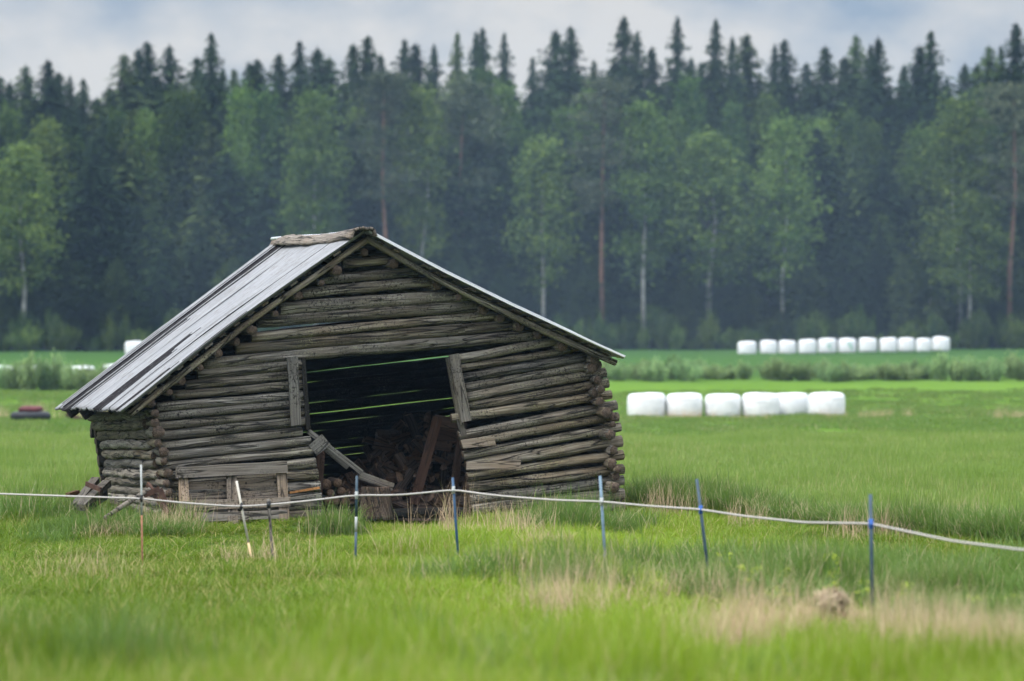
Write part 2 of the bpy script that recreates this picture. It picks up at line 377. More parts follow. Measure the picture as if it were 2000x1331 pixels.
# full-width and gable logs above the doorway: (x0,y0,x1,y1,diameter px)
gable_logs = [(668, 516, 762, 508, 19), (614, 548, 815, 531, 21), (587, 573, 860, 548, 22), (545, 604, 916, 578, 29), (502, 628, 936, 597, 24),
              (490, 661, 968, 616, 21), (460, 683, 1010, 635, 22), (396, 711, 1044, 654, 23)]
left_logs = [  # left of the doorway: x0, centre y0, x1, centre y1, diameter
    (385, 731, 588, 712, 19), (362, 753, 591, 731, 19), (336, 773, 592, 751, 19), (305, 796, 593, 771, 19), (300, 815, 594, 788, 17.5), (302, 834, 596, 806, 18),
    (305, 853, 599, 822.5, 19.5), (311, 872, 589, 843, 20), (314, 893, 606, 861, 20), (317, 912, 612, 881, 20.5), (322, 931, 616, 904, 22), (326, 950, 620, 926, 22),
    (330, 969, 625, 950, 21), (332, 988, 627, 971, 19), (335, 1004, 629, 986, 17), (338, 1021, 631, 1006, 24)]
right_logs = [
    (896, 701.5, 1093, 664, 19), (899, 720, 1117, 683, 16), (903, 739, 1147, 697, 19), (908, 757, 1146, 715.5, 17.5), (911, 776, 1183, 728, 18.5), (914, 795, 1187, 748, 19),
    (881, 818, 1193, 771, 18.5), (895, 850.5, 1203, 791, 20), (899, 868, 1207, 814, 19), (904, 890, 1211, 835, 19.5), (910, 910, 1214, 862, 22), (912, 932, 1216, 888, 20),
    (914, 953, 1217, 916, 21), (916, 975, 1217, 938, 19), (919, 995, 1218, 966, 23), (925, 1012, 1219, 990, 16)]
def frontlog(e, off=0.0, nick=0):
    x0, y0, x1, y1, d = e; mb = MB()
    xm = (x0 + x1) / 2
    a = F(x0, y0, off); b = F(x1, y1, off); c = F(xm, (y0 + y1) / 2 + random.uniform(-1.0, 1.0), off)
    r = np.array([M(d, x0), M(d, xm) * random.uniform(.97, 1.04), M(d, x1)]) * 0.49
    log_geo(mb, [a, c, b], r, seg=22, step=0.08, wob=0.010, rough=0.12)
    bpart("wall_log", mb, WM, front, True)
for e in gable_logs: frontlog(e, 0.0)
for i, e in enumerate(left_logs): frontlog(e, 0.0 if i % 2 else 0.006)
for i, e in enumerate(right_logs): frontlog(e, 0.0 if i % 2 else 0.006)
# corner log ends of the side walls that poke out through the front
ends = [(1160, 699, 11, 1), (1158.7, 721, 11, 0), (1169, 742, 8.5, 0), (1175, 760, 8, 0), (1165, 767, 7.5, 0), (1174, 784, 8.5, 0), (1186, 807, 11, 0), (1199, 815, 8.5, 0), (1197, 828, 7, 0),
        (1194, 850, 11, 0), (1200, 879, 9.5, 0), (1198, 905.6, 11, 0), (1208, 917, 7, 0), (1202, 929, 9, 0), (1198, 951, 12, 0)]
for (x, y, r, h) in ends:
    mb = MB(); p = F(x, y, random.uniform(0.15, 0.26))
    log_geo(mb, [p, p + VD * 4.5 + np.array([0, 0, random.uniform(-.03, .03)])], [M(r, x), M(r, x) * .95], seg=18, step=0.35, wob=0.015, rough=0.30)
    if h:   # the hollow one
        for q in range(len(mb.v[0])):
            pass
    bpart("wall_log", mb, WM, farside, True)
side_logs = [(178, 813, 288, 811, 18), (185, 832, 292, 829, 20), (193, 851, 300, 847, 20), (197, 869, 302, 867, 18), (200.5, 887, 308, 888, 18), (204, 905, 312, 907, 18.5), (208, 923, 318, 926, 19),
             (211, 939, 320, 944, 18), (214, 955, 322, 962, 19), (216, 972, 324, 981, 20), (218, 990, 326, 998, 20)]
lends = [(297, 787, 9), (302, 808, 8), (303, 826, 8), (311, 846, 12), (309, 867, 8), (320, 883, 10), (321, 901.6, 8), (328, 924, 10), (326, 944, 8), (330, 962, 8), (333, 982, 9)]
for i, (e, le) in enumerate(zip(side_logs, lends)):
    x0, y0, x1, y1, d = e
    a = F(x0, y0, -4.2); b = F(x1, y1, -0.10); c = F(le[0], le[1], 0.22)
    mb = MB(); ra = d * FT(x0, -4.2) / FPX * .53; rb = d * FT(x1) / FPX * .53
    log_geo(mb, [a, a * .5 + b * .5, b], [ra, (ra + rb) / 2, rb], seg=20, step=0.09, wob=0.03, rough=0.18); log_geo(mb, [c, c + VD * .45], [M(le[2], 310), M(le[2], 310) * .9], seg=18, step=.12, wob=.01, rough=.3)
    bpart("wall_log", mb, [W_SIDE, E_LOG], side, True)
# rear wall: logs between boundary lines, with the slits of daylight of the photograph
SLX = [600, 700, 800, 900]
bounds = [  # y at x=600, gaps in px at SLX
    (470, [0] * 4), (492, [0] * 4), (513, [0] * 4), (534, [0] * 4), (556, [5, 0, -2, -2]), (577, [-1] * 4), (598, [-1] * 4), (612, [-1] * 4), (633, [10, 7, -2, -2]), (652, [-1] * 4), (670, [-1.2] * 4), (688, [-1.2] * 4),
    (706.6, [.5, 1.5, 1.6, 1.5]), (727, [0.6, 1.9, 3.1, 4.0]), (748, [1.6, 1.1, -1, -1]), (766, [-.6, 0.9, -1, -1]), (787.5, [1.9, .9, 1.3, -.9]), (809.7, [2.2, 2.7, 3.4, 3.1]),
    (829, [1.1, 1.9, -.4, 2.4]), (843.8, [1.0, -.8, -1, 2.0]), (866, [-.6, .5, -1, -1]), (882.6, [1.7, 1.5, -1, -1]), (897, [-.5, 2.1, -1, -1]), (912.5, [2.2, -.3, -1, -1]), (932, [2.8, -1, -1, -1]),
    (950, [-1] * 4), (968, [-1] * 4), (986, [-1] * 4), (1004, [-1] * 4), (1022, [0] * 4)]
SL = -0.113
roof_l = lambda x: 453 + (713 - x) * 0.745      # front silhouettes of the roof in photo px, used to shorten gable logs
for i in range(len(bounds) - 1):
    t0, g0 = bounds[i]; t1, g1 = bounds[i + 1]
    xl, xr = (188 + max(0, (t0 - 830)) * .18 if t0 > 780 else None), None
    pts = []; rads = []
    ym = (t0 + t1) / 2
    if t0 > 800: xl, xr = 190 + (t0 - 830) * 0.12, 1060
    else:
        # limits of the rear gable, from the rear rafters
        xl = 560 - (ym - 480) * 1.18; xr = 575 + (ym - 480) * 1.75
        xl = max(xl, 185); xr = min(xr, 1060)
    nodes = [xl] + [q for q in SLX if xl + 15 < q < xr - 15] + [xr]
    for q in nodes:
        a0 = np.interp(q, SLX, g0); a1 = np.interp(q, SLX, g1)
        if q < 560: a0 = min(a0, -1) if t0 < 600 or t0 > 650 else a0; a1 = min(a1, -1) if t1 < 600 or t1 > 650 else a1
        ya = t0 + SL * (q - 600) + a0 / 2; yb = t1 + SL * (q - 600) - a1 / 2
        pts.append(F(q, (ya + yb) / 2, -4.1)); rads.append(((yb - ya) / 2 + .62) * FT(q, -4.1) / FPX)
    mb = MB(); log_geo(mb, pts, np.array(rads) * 1.0, seg=12, step=0.25, wob=0.0, crack=False, rough=0.02)
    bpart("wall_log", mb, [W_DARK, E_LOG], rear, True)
# stubs of the rear wall logs beyond the side wall
for (x0, x1, y0, y1) in [(177, 200, 834, 856), (185, 203, 855, 867), (188, 205, 869, 885), (193, 212, 886, 901), (196, 214, 904, 920), (199, 218, 926, 941), (203, 218, 945, 960)]:
    mb = MB(); log_geo(mb, [F(x0, (y0 + y1) / 2, -4.25), F(x1 + 40, (y0 + y1) / 2, -4.25)], [(y1 - y0) / 2 * 34.2 / FPX] * 2, seg=14, rough=.1, wob=0.004)
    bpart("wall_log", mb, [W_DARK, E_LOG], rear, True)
# purlin ends under the rafters
for (x, y, r) in [(660, 529, 10), (629, 553, 5.5), (583, 578, 9), (540, 614, 6), (492, 645, 10), (462, 668, 7), (426, 690, 9), (390, 718, 8), (352, 744, 9.5), (331, 766, 6.5),
                  (712, 493, 8), (770, 516, 9.5), (853, 557, 10), (894, 582, 6), (946, 605, 10), (977, 622, 7.8), (1015, 640, 9), (1051, 656, 8.5), (1101, 675, 10.5), (1126, 680, 6.5)]:
    mb = MB(); p = F(x, y, random.uniform(0.13, 0.24)); rr_ = M(r, x)
    log_geo(mb, [p, p + VD * 4.35], [rr_, rr_ * .95], seg=16, step=0.4, wob=0.01, rough=0.24)
    bpart("purlin", mb, WM, None, True)
# barge logs (rafters at the gable) and rear ones
def poly(pts, off): return [F(x, y, off) for x, y in pts]
for name, pts in (("rafter", [(716, 468), (600, 551), (480, 634), (380, 712), (252, 812)]), ("rafter", [(714, 466), (800, 517), (900, 569), (1000, 617), (1100, 664), (1203, 709)])):
    mb = MB(); log_geo(mb, poly(pts, 0.20), [M(6.2)] * len(pts), seg=12, step=0.12, wob=0.012); bpart(name, mb, WM, None, True)
    mb = MB(); q = [F(x, y, 0.20) + VD * 4.35 for x, y in pts]; log_geo(mb, q, [M(6)] * len(pts), seg=8, step=0.5, wob=0.012); bpart(name, mb, [W_DARK, E_LOG], None, True)
for k in (1.2, 2.3, 3.3):
    for pts in ([(716, 468), (480, 634), (252, 812)], [(714, 466), (1000, 617), (1203, 709)]):
        mb = MB(); q = [F(x, y, 0.20) + VD * k for x, y in pts]; log_geo(mb, q, [M(5)] * 3, seg=8, step=0.5); bpart("rafter", mb, [W_DARK, E_LOG], None, True)
# roof surfaces
Lr = [(713, 453.5), (640, 504), (560, 560.5), (480, 617), (436, 649.5), (340, 724), (241, 803)]
Lb = [(549, 468), (480, 520), (415, 569), (345, 622), (300, 656), (205, 729), (110, 801)]
Rr = [(720, 454.5), (800, 497), (870, 534), (1000, 598), (1100, 644), (1170, 676.5), (1220, 699)]
OFF_F, OFF_B = 0.36, -4.36
LF_ = np.array([F(x, y, OFF_F) for x, y in Lr]); LB_ = np.array([F(x, y, OFF_B) for x, y in Lb])
RF_ = np.array([F(x, y, OFF_F) for x, y in Rr]); RB_ = RF_ + VD * 4.7 + np.array([0, 0, 0.0]); RB_[:, 2] += np.linspace(LB_[0][2] - LF_[0][2], -0.05, len(RB_))
def resample(A, n):
    s = np.concatenate([[0], np.cumsum(np.linalg.norm(np.diff(A, axis=0), axis=1))]); t = np.linspace(0, s[-1], n)
    return np.stack([np.interp(t, s, A[:, k]) for k in range(3)], 1), t
def metal_mat(name, lo, hi, stain, rough, valley_dark):
    """u runs down the roof in metres, v counts the corrugations: the colour is darker in the valleys, unevenly from wave to wave"""
    m, nt, N, L, b = mat(name)
    tc = N.new("ShaderNodeTexCoord"); uv = tc.outputs['UV']; sp = N.new("ShaderNodeSeparateXYZ"); L.new(uv, sp.inputs[0])
    wn = N.new("ShaderNodeTexWhiteNoise"); wn.noise_dimensions = '1D'; L.new(math_(N, L, 'FLOOR', sp.outputs[1]), wn.inputs['W'])
    fr = math_(N, L, 'ABSOLUTE', math_(N, L, 'SUBTRACT', math_(N, L, 'FRACT', sp.outputs[1]), 0.5))      # 0 in the valley
    n1 = noise(N, L, uv, 1, 5, 0.65, 0, (1.2, 0.9, 1)); n2 = noise(N, L, uv, 1, 5, 0.7, 0.3, (7, 1.3, 1)); n3 = noise(N, L, uv, 1, 3, 0.5, 0, (0.35, 0.45, 1))
    c = ramp(N, [(0.3, lo), (0.7, hi)]); L.new(n1, c.inputs[0])
    c2 = mixc(N, L, mrange(N, L, n2, 0.52, 0.66, 0, 0.75), c.outputs[0], stain)
    k = math_(N, L, 'MULTIPLY', mrange(N, L, fr, 0.14, 0.30, 1, 0), mrange(N, L, math_(N, L, 'ADD', wn.outputs[0], math_(N, L, 'MULTIPLY', n3, 0.8)), 0.5, 1.15, 0.15, valley_dark))
    c3 = mixc(N, L, k, c2, (0.045, 0.042, 0.045)); L.new(c3, b.inputs['Base Color'])
    b.inputs['Metallic'].default_value = 0.0; b.inputs['Roughness'].default_value = rough; b.inputs['Specular IOR Level'].default_value = 0.25 if hi[0] > .1 else 0.03
    return m
TIN = metal_mat("galvanised_sheet", (0.13, 0.132, 0.14), (0.235, 0.237, 0.245), (0.11, 0.10, 0.09), 0.5, 1.0)
TINB = simple("skylit_sheet", (0.62, 0.63, 0.66), 0.32, 0.7, 20, .1)  # right slope: sky reflection put into a paler, shinier sheet colour
TIND = metal_mat("dark_stripe_sheet", (0.010, 0.009, 0.010), (0.022, 0.020, 0.022), (0.06, 0.06, 0.06), 0.8, 0.6)  # near-black colour for the stripes listed in darks
def sheet(Fa, Ba, u0, u1, lift, mats, dark=(), nrow=60, pitch=0.088, amp=0.015, ragged=0.02, end=1.0):
    """one corrugated sheet between fractions u0..u1 of the roof's length, running ridge to eave"""
    Fp, t = resample(Fa, nrow); Bp, _ = resample(Ba, nrow)
    Ld = np.linalg.norm(Fp[0] - Bp[0]); a0, a1 = u0 * Ld, u1 * Ld
    nc = int((a1 - a0) / (pitch / 6)) + 2; us = np.linspace(a0, a1, nc); SEED[0] += 1; sd_ = SEED[0]
    V = []; e = vnoise(us * 9, sd_) * ragged + vnoise(us * 2.5, sd_ + 3) * ragged
    for i in range(nrow):
        D = Bp[i] - Fp[i]; D = D / np.linalg.norm(D); T = Fp[min(i + 1, nrow - 1)] - Fp[max(i - 1, 0)]; T /= np.linalg.norm(T)
        Nn = np.cross(T, D); Nn /= np.linalg.norm(Nn)
        if Nn[2] < 0: Nn = -Nn
        h = amp * np.cos(us / pitch * 2 * math.pi) + lift + 0.006 * vnoise(us * 1.5 + t[i], sd_ + 1)
        Dl = np.linalg.norm(Bp[i] - Fp[i])
        row = Fp[i] + np.outer(us / Ld * Dl, D) + np.outer(h, Nn)
        if i == nrow - 1: row = row + np.outer(e, T)
        V.append(row)
    V = np.array(V); n = nc
    th = 0.004
    I = np.arange(nrow * n).reshape(nrow, n)
    f = np.stack([I[:-1, :-1], I[:-1, 1:], I[1:, 1:], I[1:, :-1]], -1).reshape(-1, 4)
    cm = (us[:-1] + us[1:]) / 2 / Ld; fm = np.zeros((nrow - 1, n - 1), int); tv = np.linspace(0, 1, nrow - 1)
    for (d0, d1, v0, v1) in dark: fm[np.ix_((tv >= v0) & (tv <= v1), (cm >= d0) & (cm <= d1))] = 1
    uvg = np.zeros((nrow, n, 2)); uvg[..., 0] = t[:, None] + sd_; uvg[..., 1] = us[None, :] / pitch + 200 + sd_ * 7
    uvr = uvg.reshape(-1, 2)[f.ravel()]
    me = new_mesh("roof_sheet", V.reshape(-1, 3) - borg, f, uvr, mats, fm.ravel(), True)
    o = link("roof_sheet", me, barn); md = o.modifiers.new("thickness", 'SOLIDIFY'); md.thickness = th; md.offset = -1
    return o
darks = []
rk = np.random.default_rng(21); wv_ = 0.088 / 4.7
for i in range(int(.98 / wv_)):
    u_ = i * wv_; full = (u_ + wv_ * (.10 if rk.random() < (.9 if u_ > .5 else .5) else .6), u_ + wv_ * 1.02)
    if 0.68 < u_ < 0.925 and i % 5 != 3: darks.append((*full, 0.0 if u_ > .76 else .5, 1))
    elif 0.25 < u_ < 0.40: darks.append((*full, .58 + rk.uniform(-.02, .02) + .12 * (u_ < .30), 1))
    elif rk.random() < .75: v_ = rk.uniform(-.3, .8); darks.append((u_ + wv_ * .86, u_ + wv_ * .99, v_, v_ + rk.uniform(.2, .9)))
cuts = [(0.0, 0.20), (0.185, 0.385), (0.37, 0.57), (0.555, 0.75), (0.735, 0.905), (0.89, 1.0)]
for k, (a, b_) in enumerate(cuts):
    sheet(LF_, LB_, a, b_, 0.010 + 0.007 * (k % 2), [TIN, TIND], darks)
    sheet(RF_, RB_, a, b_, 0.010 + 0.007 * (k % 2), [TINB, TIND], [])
# battens beneath the sheets, their ends seen along the rake
for A, B in ((LF_, LB_), (RF_, RB_)):
    Fp, t = resample(A, 18); Bp, _ = resample(B, 18)
    for i in range(1, 17):
        if random.random() < 0.06: continue
        a = Fp[i]; b_ = Bp[i]; D = (b_ - a) / np.linalg.norm(b_ - a)
        T = Fp[i] - Fp[i - 1]; T /= np.linalg.norm(T)
        Nn = np.cross(T, D); Nn = Nn if Nn[2] > 0 else -Nn
        mb = MB(); a2 = a + D * random.uniform(0.03, 0.10) - Nn * 0.024; boxgeo(mb, a2, b_ - D * .06 - Nn * 0.024, random.uniform(.07, .13), 0.022, upv=T, endjit=0.01)
        bpart("roof_batten", mb, [W_LOG])
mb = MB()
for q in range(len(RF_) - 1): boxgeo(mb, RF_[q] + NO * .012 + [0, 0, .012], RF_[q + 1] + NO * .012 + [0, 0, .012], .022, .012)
bpart("lit_rake_strip", mb, [simple("lit_sheet_edge", (.60, .60, .62), .4, 0, 20, .05)])  # added pale strip; the skylit look of the sheet edge is in its colour
# eave stretch: dark rafter tails at the rear of the left eave
for (x, y) in ((133, 812), (160, 815)):
    mb = MB(); off = OFF_F - 4.7 * (1 - (x - 110) / 135) + .1
    a = F(x, y - 3, off); b_ = a + (LF_[0] - LF_[-1]) / np.linalg.norm(LF_[0] - LF_[-1]) * 1.2
    boxgeo(mb, a, b_, 0.13, 0.06, upv=(0, 0, 1)); bpart("rafter", mb, [W_DARK])
# ridge cover: two bark slabs
rp_ = [(713, 446), (660, 458), (610, 462), (570, 461), (550, 467)]; ro = np.linspace(0.45, -4.45, 5)
ridge = np.array([F(x, y + 2, o_) for (x, y), o_ in zip(rp_, ro)])
for sgn, dwn in ((-1, (LF_[2] - LF_[0])), (1, (RF_[2] - RF_[0]))):
    dn = dwn / np.linalg.norm(dwn); Rg, t = resample(ridge, 26); n = 7; V = []
    wd = 0.185 if sgn < 0 else 0.15
    outn = np.array([-dn[2] * sgn, 0, 0]); 
    for i in range(26):
        D = VD; Nn = np.cross(dn, D); Nn = Nn if Nn[2] > 0 else -Nn
        ww = wd * (1 + .12 * vnoise(t[i] * 2, 31 + sgn)) 
        for k in range(n):
            q = k / (n - 1); V.append(Rg[i] + dn * ww * q + Nn * (0.035 * math.sin(math.pi * q) + 0.012 * vnoise(t[i] * 6 + k, 50 + k)) + np.array([0, 0, .012 if sgn < 0 else 0]))
    I = np.arange(26 * n).reshape(26, n); f = np.stack([I[:-1, :-1], I[:-1, 1:], I[1:, 1:], I[1:, :-1]], -1).reshape(-1, 4)
    V = np.array(V); uvv = np.stack([np.repeat(t, n), np.tile(np.linspace(0, .3, n), 26)], 1)[f.ravel()]
    o = link("ridge_board", new_mesh("ridge_board", V - borg, f, uvv, [W_BARK]), barn); md = o.modifiers.new("thickness", 'SOLIDIFY'); md.thickness = 0.03; md.offset = 0
# doorway planks
def plank(quad_top, quad_bot, wpx, off, mats, th=0.03, name="door_jamb_board"):
    a = F(*quad_top, off); b_ = F(*quad_bot, off); mb = MB(); boxgeo(mb, a, b_, M(wpx), th, upv=tuple(U), jit=.002, endjit=.004)
    return bpart(name, mb, mats)
plank((570.5, 697), (578, 831), 20.5, 0.115, [W_PLANK])
plank((886, 692), (910.5, 823), 20.5, 0.115, [W_PLANK])
plank((590, 700), (600, 840), 9, 0.0, [W_DARK], 0.12, "door_post"); plank((897, 820), (905, 850), 12, 0.03, [W_PLANK], 0.04, "door_post")
plank((876, 700), (900, 830), 7, 0.0, [W_LOG], 0.12, "door_post")
for (x0, y0, x1, y1, wd) in ((902, 868, 966, 861, 17), (912, 910, 1017, 908, 16)):
    mb = MB(); boxgeo(mb, F(x0, y0, .125), F(x1, y1, .125), M(wd), 0.022, jit=.008, endjit=.012); bpart("patch_board", mb, [W_PALLET])
# splintered orange wood on the low left log, two bolts
mb = MB(); boxgeo(mb, F(566, 963, .115), F(624, 953, .115), .022, .03, jit=.004); bpart("split_wood", mb, [simple("fresh_orange_wood", (0.30, 0.14, 0.05), .8, 0, 30, .5)])
# interior: far side wall is the 15 logs above; sealing logs between them
for k in range(14):
    y0 = 712 + k * 20.5; x = 1165 + k * 3
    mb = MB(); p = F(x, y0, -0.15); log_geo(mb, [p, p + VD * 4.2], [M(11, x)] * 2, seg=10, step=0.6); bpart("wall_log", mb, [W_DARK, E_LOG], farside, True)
# bare earth inside the barn
def inside(x, y, pad=0.0):
    q = np.stack([np.asarray(x, float) - C0[0], np.asarray(y, float) - C0[1]], -1)
    u = q @ U[:2]; v = q @ VD[:2]
    return (u > -0.05 - pad) & (u < 5.1 + pad) & (v > -0.12 - pad) & (v < 4.3 + pad)
fl = []
for i in range(12):
    for j in range(10):
        p = C0 + U * (0.05 + 4.95 * i / 11) + VD * (-0.02 + 4.1 * j / 9); fl.append((p[0], p[1], float(gz(p[0], p[1])) + 0.03 + random.uniform(0, .02)))
I = np.arange(120).reshape(12, 10); f = np.stack([I[:-1, :-1], I[1:, :-1], I[1:, 1:], I[:-1, 1:]], -1).reshape(-1, 4)
o = link("barn_floor", new_mesh("barn_floor", np.array(fl) - borg, f, None, [simple("bare_earth", (0.05, 0.037, 0.027), 1, 0, 9, .4, .5)]), barn); o.name = "earth_floor"
# sill log across the doorway
mb = MB(); log_geo(mb, [F(628, 1006, -.05), F(925, 1000, -.05)], [.06, .06]); bpart("sill_log", mb, [W_DARK, E_LOG], None, True)

# ------------------------------------------------------------------ things at the barn
def thing_mb(name, mb, mats, label, cat, group=None, smooth=False):
    allv = np.concatenate(mb.v); org = np.array([allv[:, 0].mean(), allv[:, 1].mean(), allv[:, 2].min()])
    o = mb.build(name, mats, None, smooth, org); return tag(o, label, cat, group)
# chopping block
mb = MB(); a = F(735, 1015, 0.02); b_ = F(735, 951, 0.02); log_geo(mb, [a, b_], [.172, .160], seg=26, step=.05, rough=.2, wob=.004, crack=False)
thing_mb("chopping_block", mb, [wood_mat("rough_bark", (0.012, 0.009, 0.007), (0.055, 0.042, 0.034), (0.22, 0.18, 0.15), 0.4, 1.0, scale=.8), E_FIRE], "rough bark covered chopping block standing in the barn doorway", "chopping block", smooth=True)
# loose plank resting on the block
mb = MB(); boxgeo(mb, F(702, 928, -.08), F(768, 952, -.02), .085, .035); thing_mb("plank", mb, [W_PLANK], "short plank resting its end on the chopping block", "plank")
# broken frame hanging across the doorway
br = empty("broken_frame", "broken grey wooden frame hanging diagonally from the left door edge", "wooden frame", loc=tuple(F(640, 880, .0)))
bo = np.array(br.location)
for nm, a, b_, w2, t2 in (("bar", F(602, 842, -.02), F(706, 923, .03), .055, .045), ("bar", F(618, 862, -.10), F(680, 912, -.10), .07, .03), ("block", F(611, 880, .04), F(637, 858, .04), .145, .025)):
    mb = MB(); boxgeo(mb, a, b_, w2, t2, endjit=.004); mb.v = [q - bo for q in mb.v]; link(nm, mb.mesh(nm, [W_PLANK]), br)
mb = MB(); boxgeo(mb, F(627, 878, -.25), F(620, 985, -.25), .09, .03, upv=tuple(U)); thing_mb("plank", mb, [W_RED], "reddish brown board standing upright behind the left door edge", "board")
# reddish pallet leaning inside on the right
ip = empty("pallet", "reddish brown pallet leaning inside the barn against the firewood heap", "pallet", loc=tuple(F(860, 960, -.6))); io = np.array(ip.location)
for nm, a, b_, w2 in (("slat", (848, 822), (905, 832), .14), ("slat", (842, 846), (898, 856), .14), ("slat", (838, 868), (880, 874), .10), ("stringer", (855, 815), (808, 985), .11), ("stringer", (905, 825), (885, 960), .09)):
    mb = MB(); boxgeo(mb, F(*a, -.55 - .15 * (nm == 'slat')), F(*b_, -.55 - .15 * (nm == 'slat')), w2, .03, upv=(0, 0, 1) if nm == 'slat' else tuple(U), endjit=.005); mb.v = [q - io for q in mb.v]; link(nm, mb.mesh(nm, [W_RED]), ip)
# firewood heap
def billet_mesh(k):
    r = np.random.default_rng(900 + k); Ln = r.uniform(.26, .36); n = int(r.integers(3, 6)); rad = r.uniform(.05, .085)
    an = np.sort(r.uniform(0, 1.1, n)) / 1.1 * math.pi * (1.0 if k % 3 else 2.0)
    prof = [(0, 0)] + [(math.cos(a_) * rad, math.sin(a_) * rad) for a_ in np.linspace(0, math.pi * (.6 if k % 3 else 1.0), 6)]
    m = len(prof); v = []
    for i, t in enumerate((0, .33, .66, 1)):
        s_ = r.uniform(.92, 1.08, m)
        for (px_, py_), q in zip(prof, s_): v.append(((t - .5) * Ln + (r.uniform(-.012, .012) if i in (0, 3) else 0), px_ * q, py_ * q))
    f = []; mm = []
    for i in range(3):
        for j in range(m): f.append((i * m + j, (i + 1) * m + j, (i + 1) * m + (j + 1) % m, i * m + (j + 1) % m)); mm.append(0)
    f.append(tuple(range(m - 1, -1, -1))); mm.append(1); f.append(tuple(3 * m + j for j in range(m))); mm.append(1)
    b = MB(); b.add(np.array(v), f, None, mm); return b.mesh("firewood", [W_FIRE, E_FIRE])
BIL = [billet_mesh(k) for k in range(8)]
def heap_top(px): return np.interp(px, [625, 660, 700, 745, 790, 830, 870, 905, 950], [985, 965, 915, 850, 815, 805, 830, 850, 860])
cnt = 0
for layer in range(3):
    for i in range(75):
        px = random.uniform(640, 925); tp = heap_top(px); f_ = random.random()
        py = tp + (1000 - tp) * f_ + layer * 5 ; off = -0.35 - (1 - f_) * 1.9 - layer * .14 - random.uniform(0, .12)
        p = F(px, min(py, 1000), off)
        if p[2] < 0.05: p[2] = 0.07
        o = link("firewood", BIL[cnt % 8]); cnt += 1
        o.location = p; o.rotation_euler = (random.uniform(0, 6.28), random.gauss(0, .5), random.uniform(0, 3.14))
        tag(o, "split firewood billet in the dark heap inside the barn", "firewood", "firewood heap inside the barn")
for (x, y, r) in ((638, 946, 11), (659, 943, 9), (648, 962, 8), (667, 960, 9), (640, 978, 9), (657, 979, 9), (674, 978, 8)):
    mb = MB(); p = F(x, y, -.22 - random.uniform(0, .05)); log_geo(mb, [p, p + VD * .33], [M(r)] * 2, seg=12, step=.1, crack=False)
    thing_mb("firewood_log", mb, [W_FIRE, E_FIRE], "round cut log end stacked low behind the left door edge", "firewood", "round logs stacked inside the door", True)
# weathered pallet leaning on the front wall
pal = empty("pallet", "weathered pallet with nailed crossboards leaning against the left front wall", "pallet", loc=tuple(F(455, 1015, .3))); po = np.array(pal.location)
def lean(y): return 0.16 + (y - 905) / 120 * 0.22
def pb(nm, x0, y0, x1, y1, w2, th, extra=0.0, vert=False):
    mb = MB(); boxgeo(mb, F(x0, y0, lean(y0) + extra), F(x1, y1, lean(y1) + extra), M(w2), th, upv=tuple(U) if vert else (0, 0, 1), jit=.0025, endjit=.004)
    mb.v = [q - po for q in mb.v]; link(nm, mb.mesh(nm, [W_PALLET]), pal)
pb("stringer", 357, 932, 362, 1022, 19, .03, 0, True); pb("stringer", 452, 930, 455, 1024, 20, .03, 0, True); pb("stringer", 550, 925, 556, 1030, 20, .03, 0, True)
pb("top_board", 344, 924, 560, 912, 21, .06, .045); pb("board", 350, 989, 567, 980, 18, .03, .035)
pb("board", 362, 950, 548, 944, 15, .025, -.08); pb("board", 363, 972, 550, 963, 14, .025, -.08); pb("board", 358, 1012, 560, 1004, 16, .03, .0)
# old timber runners with an iron strap at the left corner
sl_ = empty("timber_sledge", "tilted grey timber sledge with rusty iron strap behind the left corner", "sledge", loc=tuple(P(175, 985, 31))); so = np.array(sl_.location)
for nm, a, b_, w2, t2, m_ in (("runner", P(147, 990, 30.4), P(187, 938, 31.4), .07, .09, W_PLANK), ("runner", P(158, 992, 30.0), P(209, 944, 31.0), .07, .09, W_PLANK), ("strap", P(168, 945, 30.5), P(197, 957, 30.3), .05, .02, RUST),
                              ("deck_board", P(165, 986, 30.9), P(206, 958, 31.7), .20, .05, W_DARK), ("crossbar", P(132, 968, 30.6), P(152, 962, 30.8), .05, .05, W_RED)):
    mb = MB(); boxgeo(mb, a, b_, w2, t2); mb.v = [q - so for q in mb.v]; link(nm, mb.mesh(nm, [m_]), sl_)
mb = MB(); tubegeo(mb, [P(205, 1012, 28.7), P(245, 985, 28.9), P(292, 956, 29.2)], [.022, .026, .022], 10); thing_mb("pole", mb, [W_PLANK], "grey wooden pole lying slanted in tall grass by the corner", "pole", smooth=True)
sc_ = empty("scrap_iron", "rusty crossed iron bars leaning at the barn's near left corner", "scrap iron", loc=tuple(P(310, 1000, 29.2))); so = np.array(sc_.location)
for a, b_ in ((P(288, 946, 29.3), P(332, 1008, 29.0)), (P(281, 968, 29.15), P(312, 955, 29.15)), (P(312, 955, 29.1), P(325, 985, 29.1))):
    mb = MB(); boxgeo(mb, a, b_, .055, .03); mb.v = [q - so for q in mb.v]; link("iron_bar", mb.mesh("iron_bar", [RUST]), sc_)

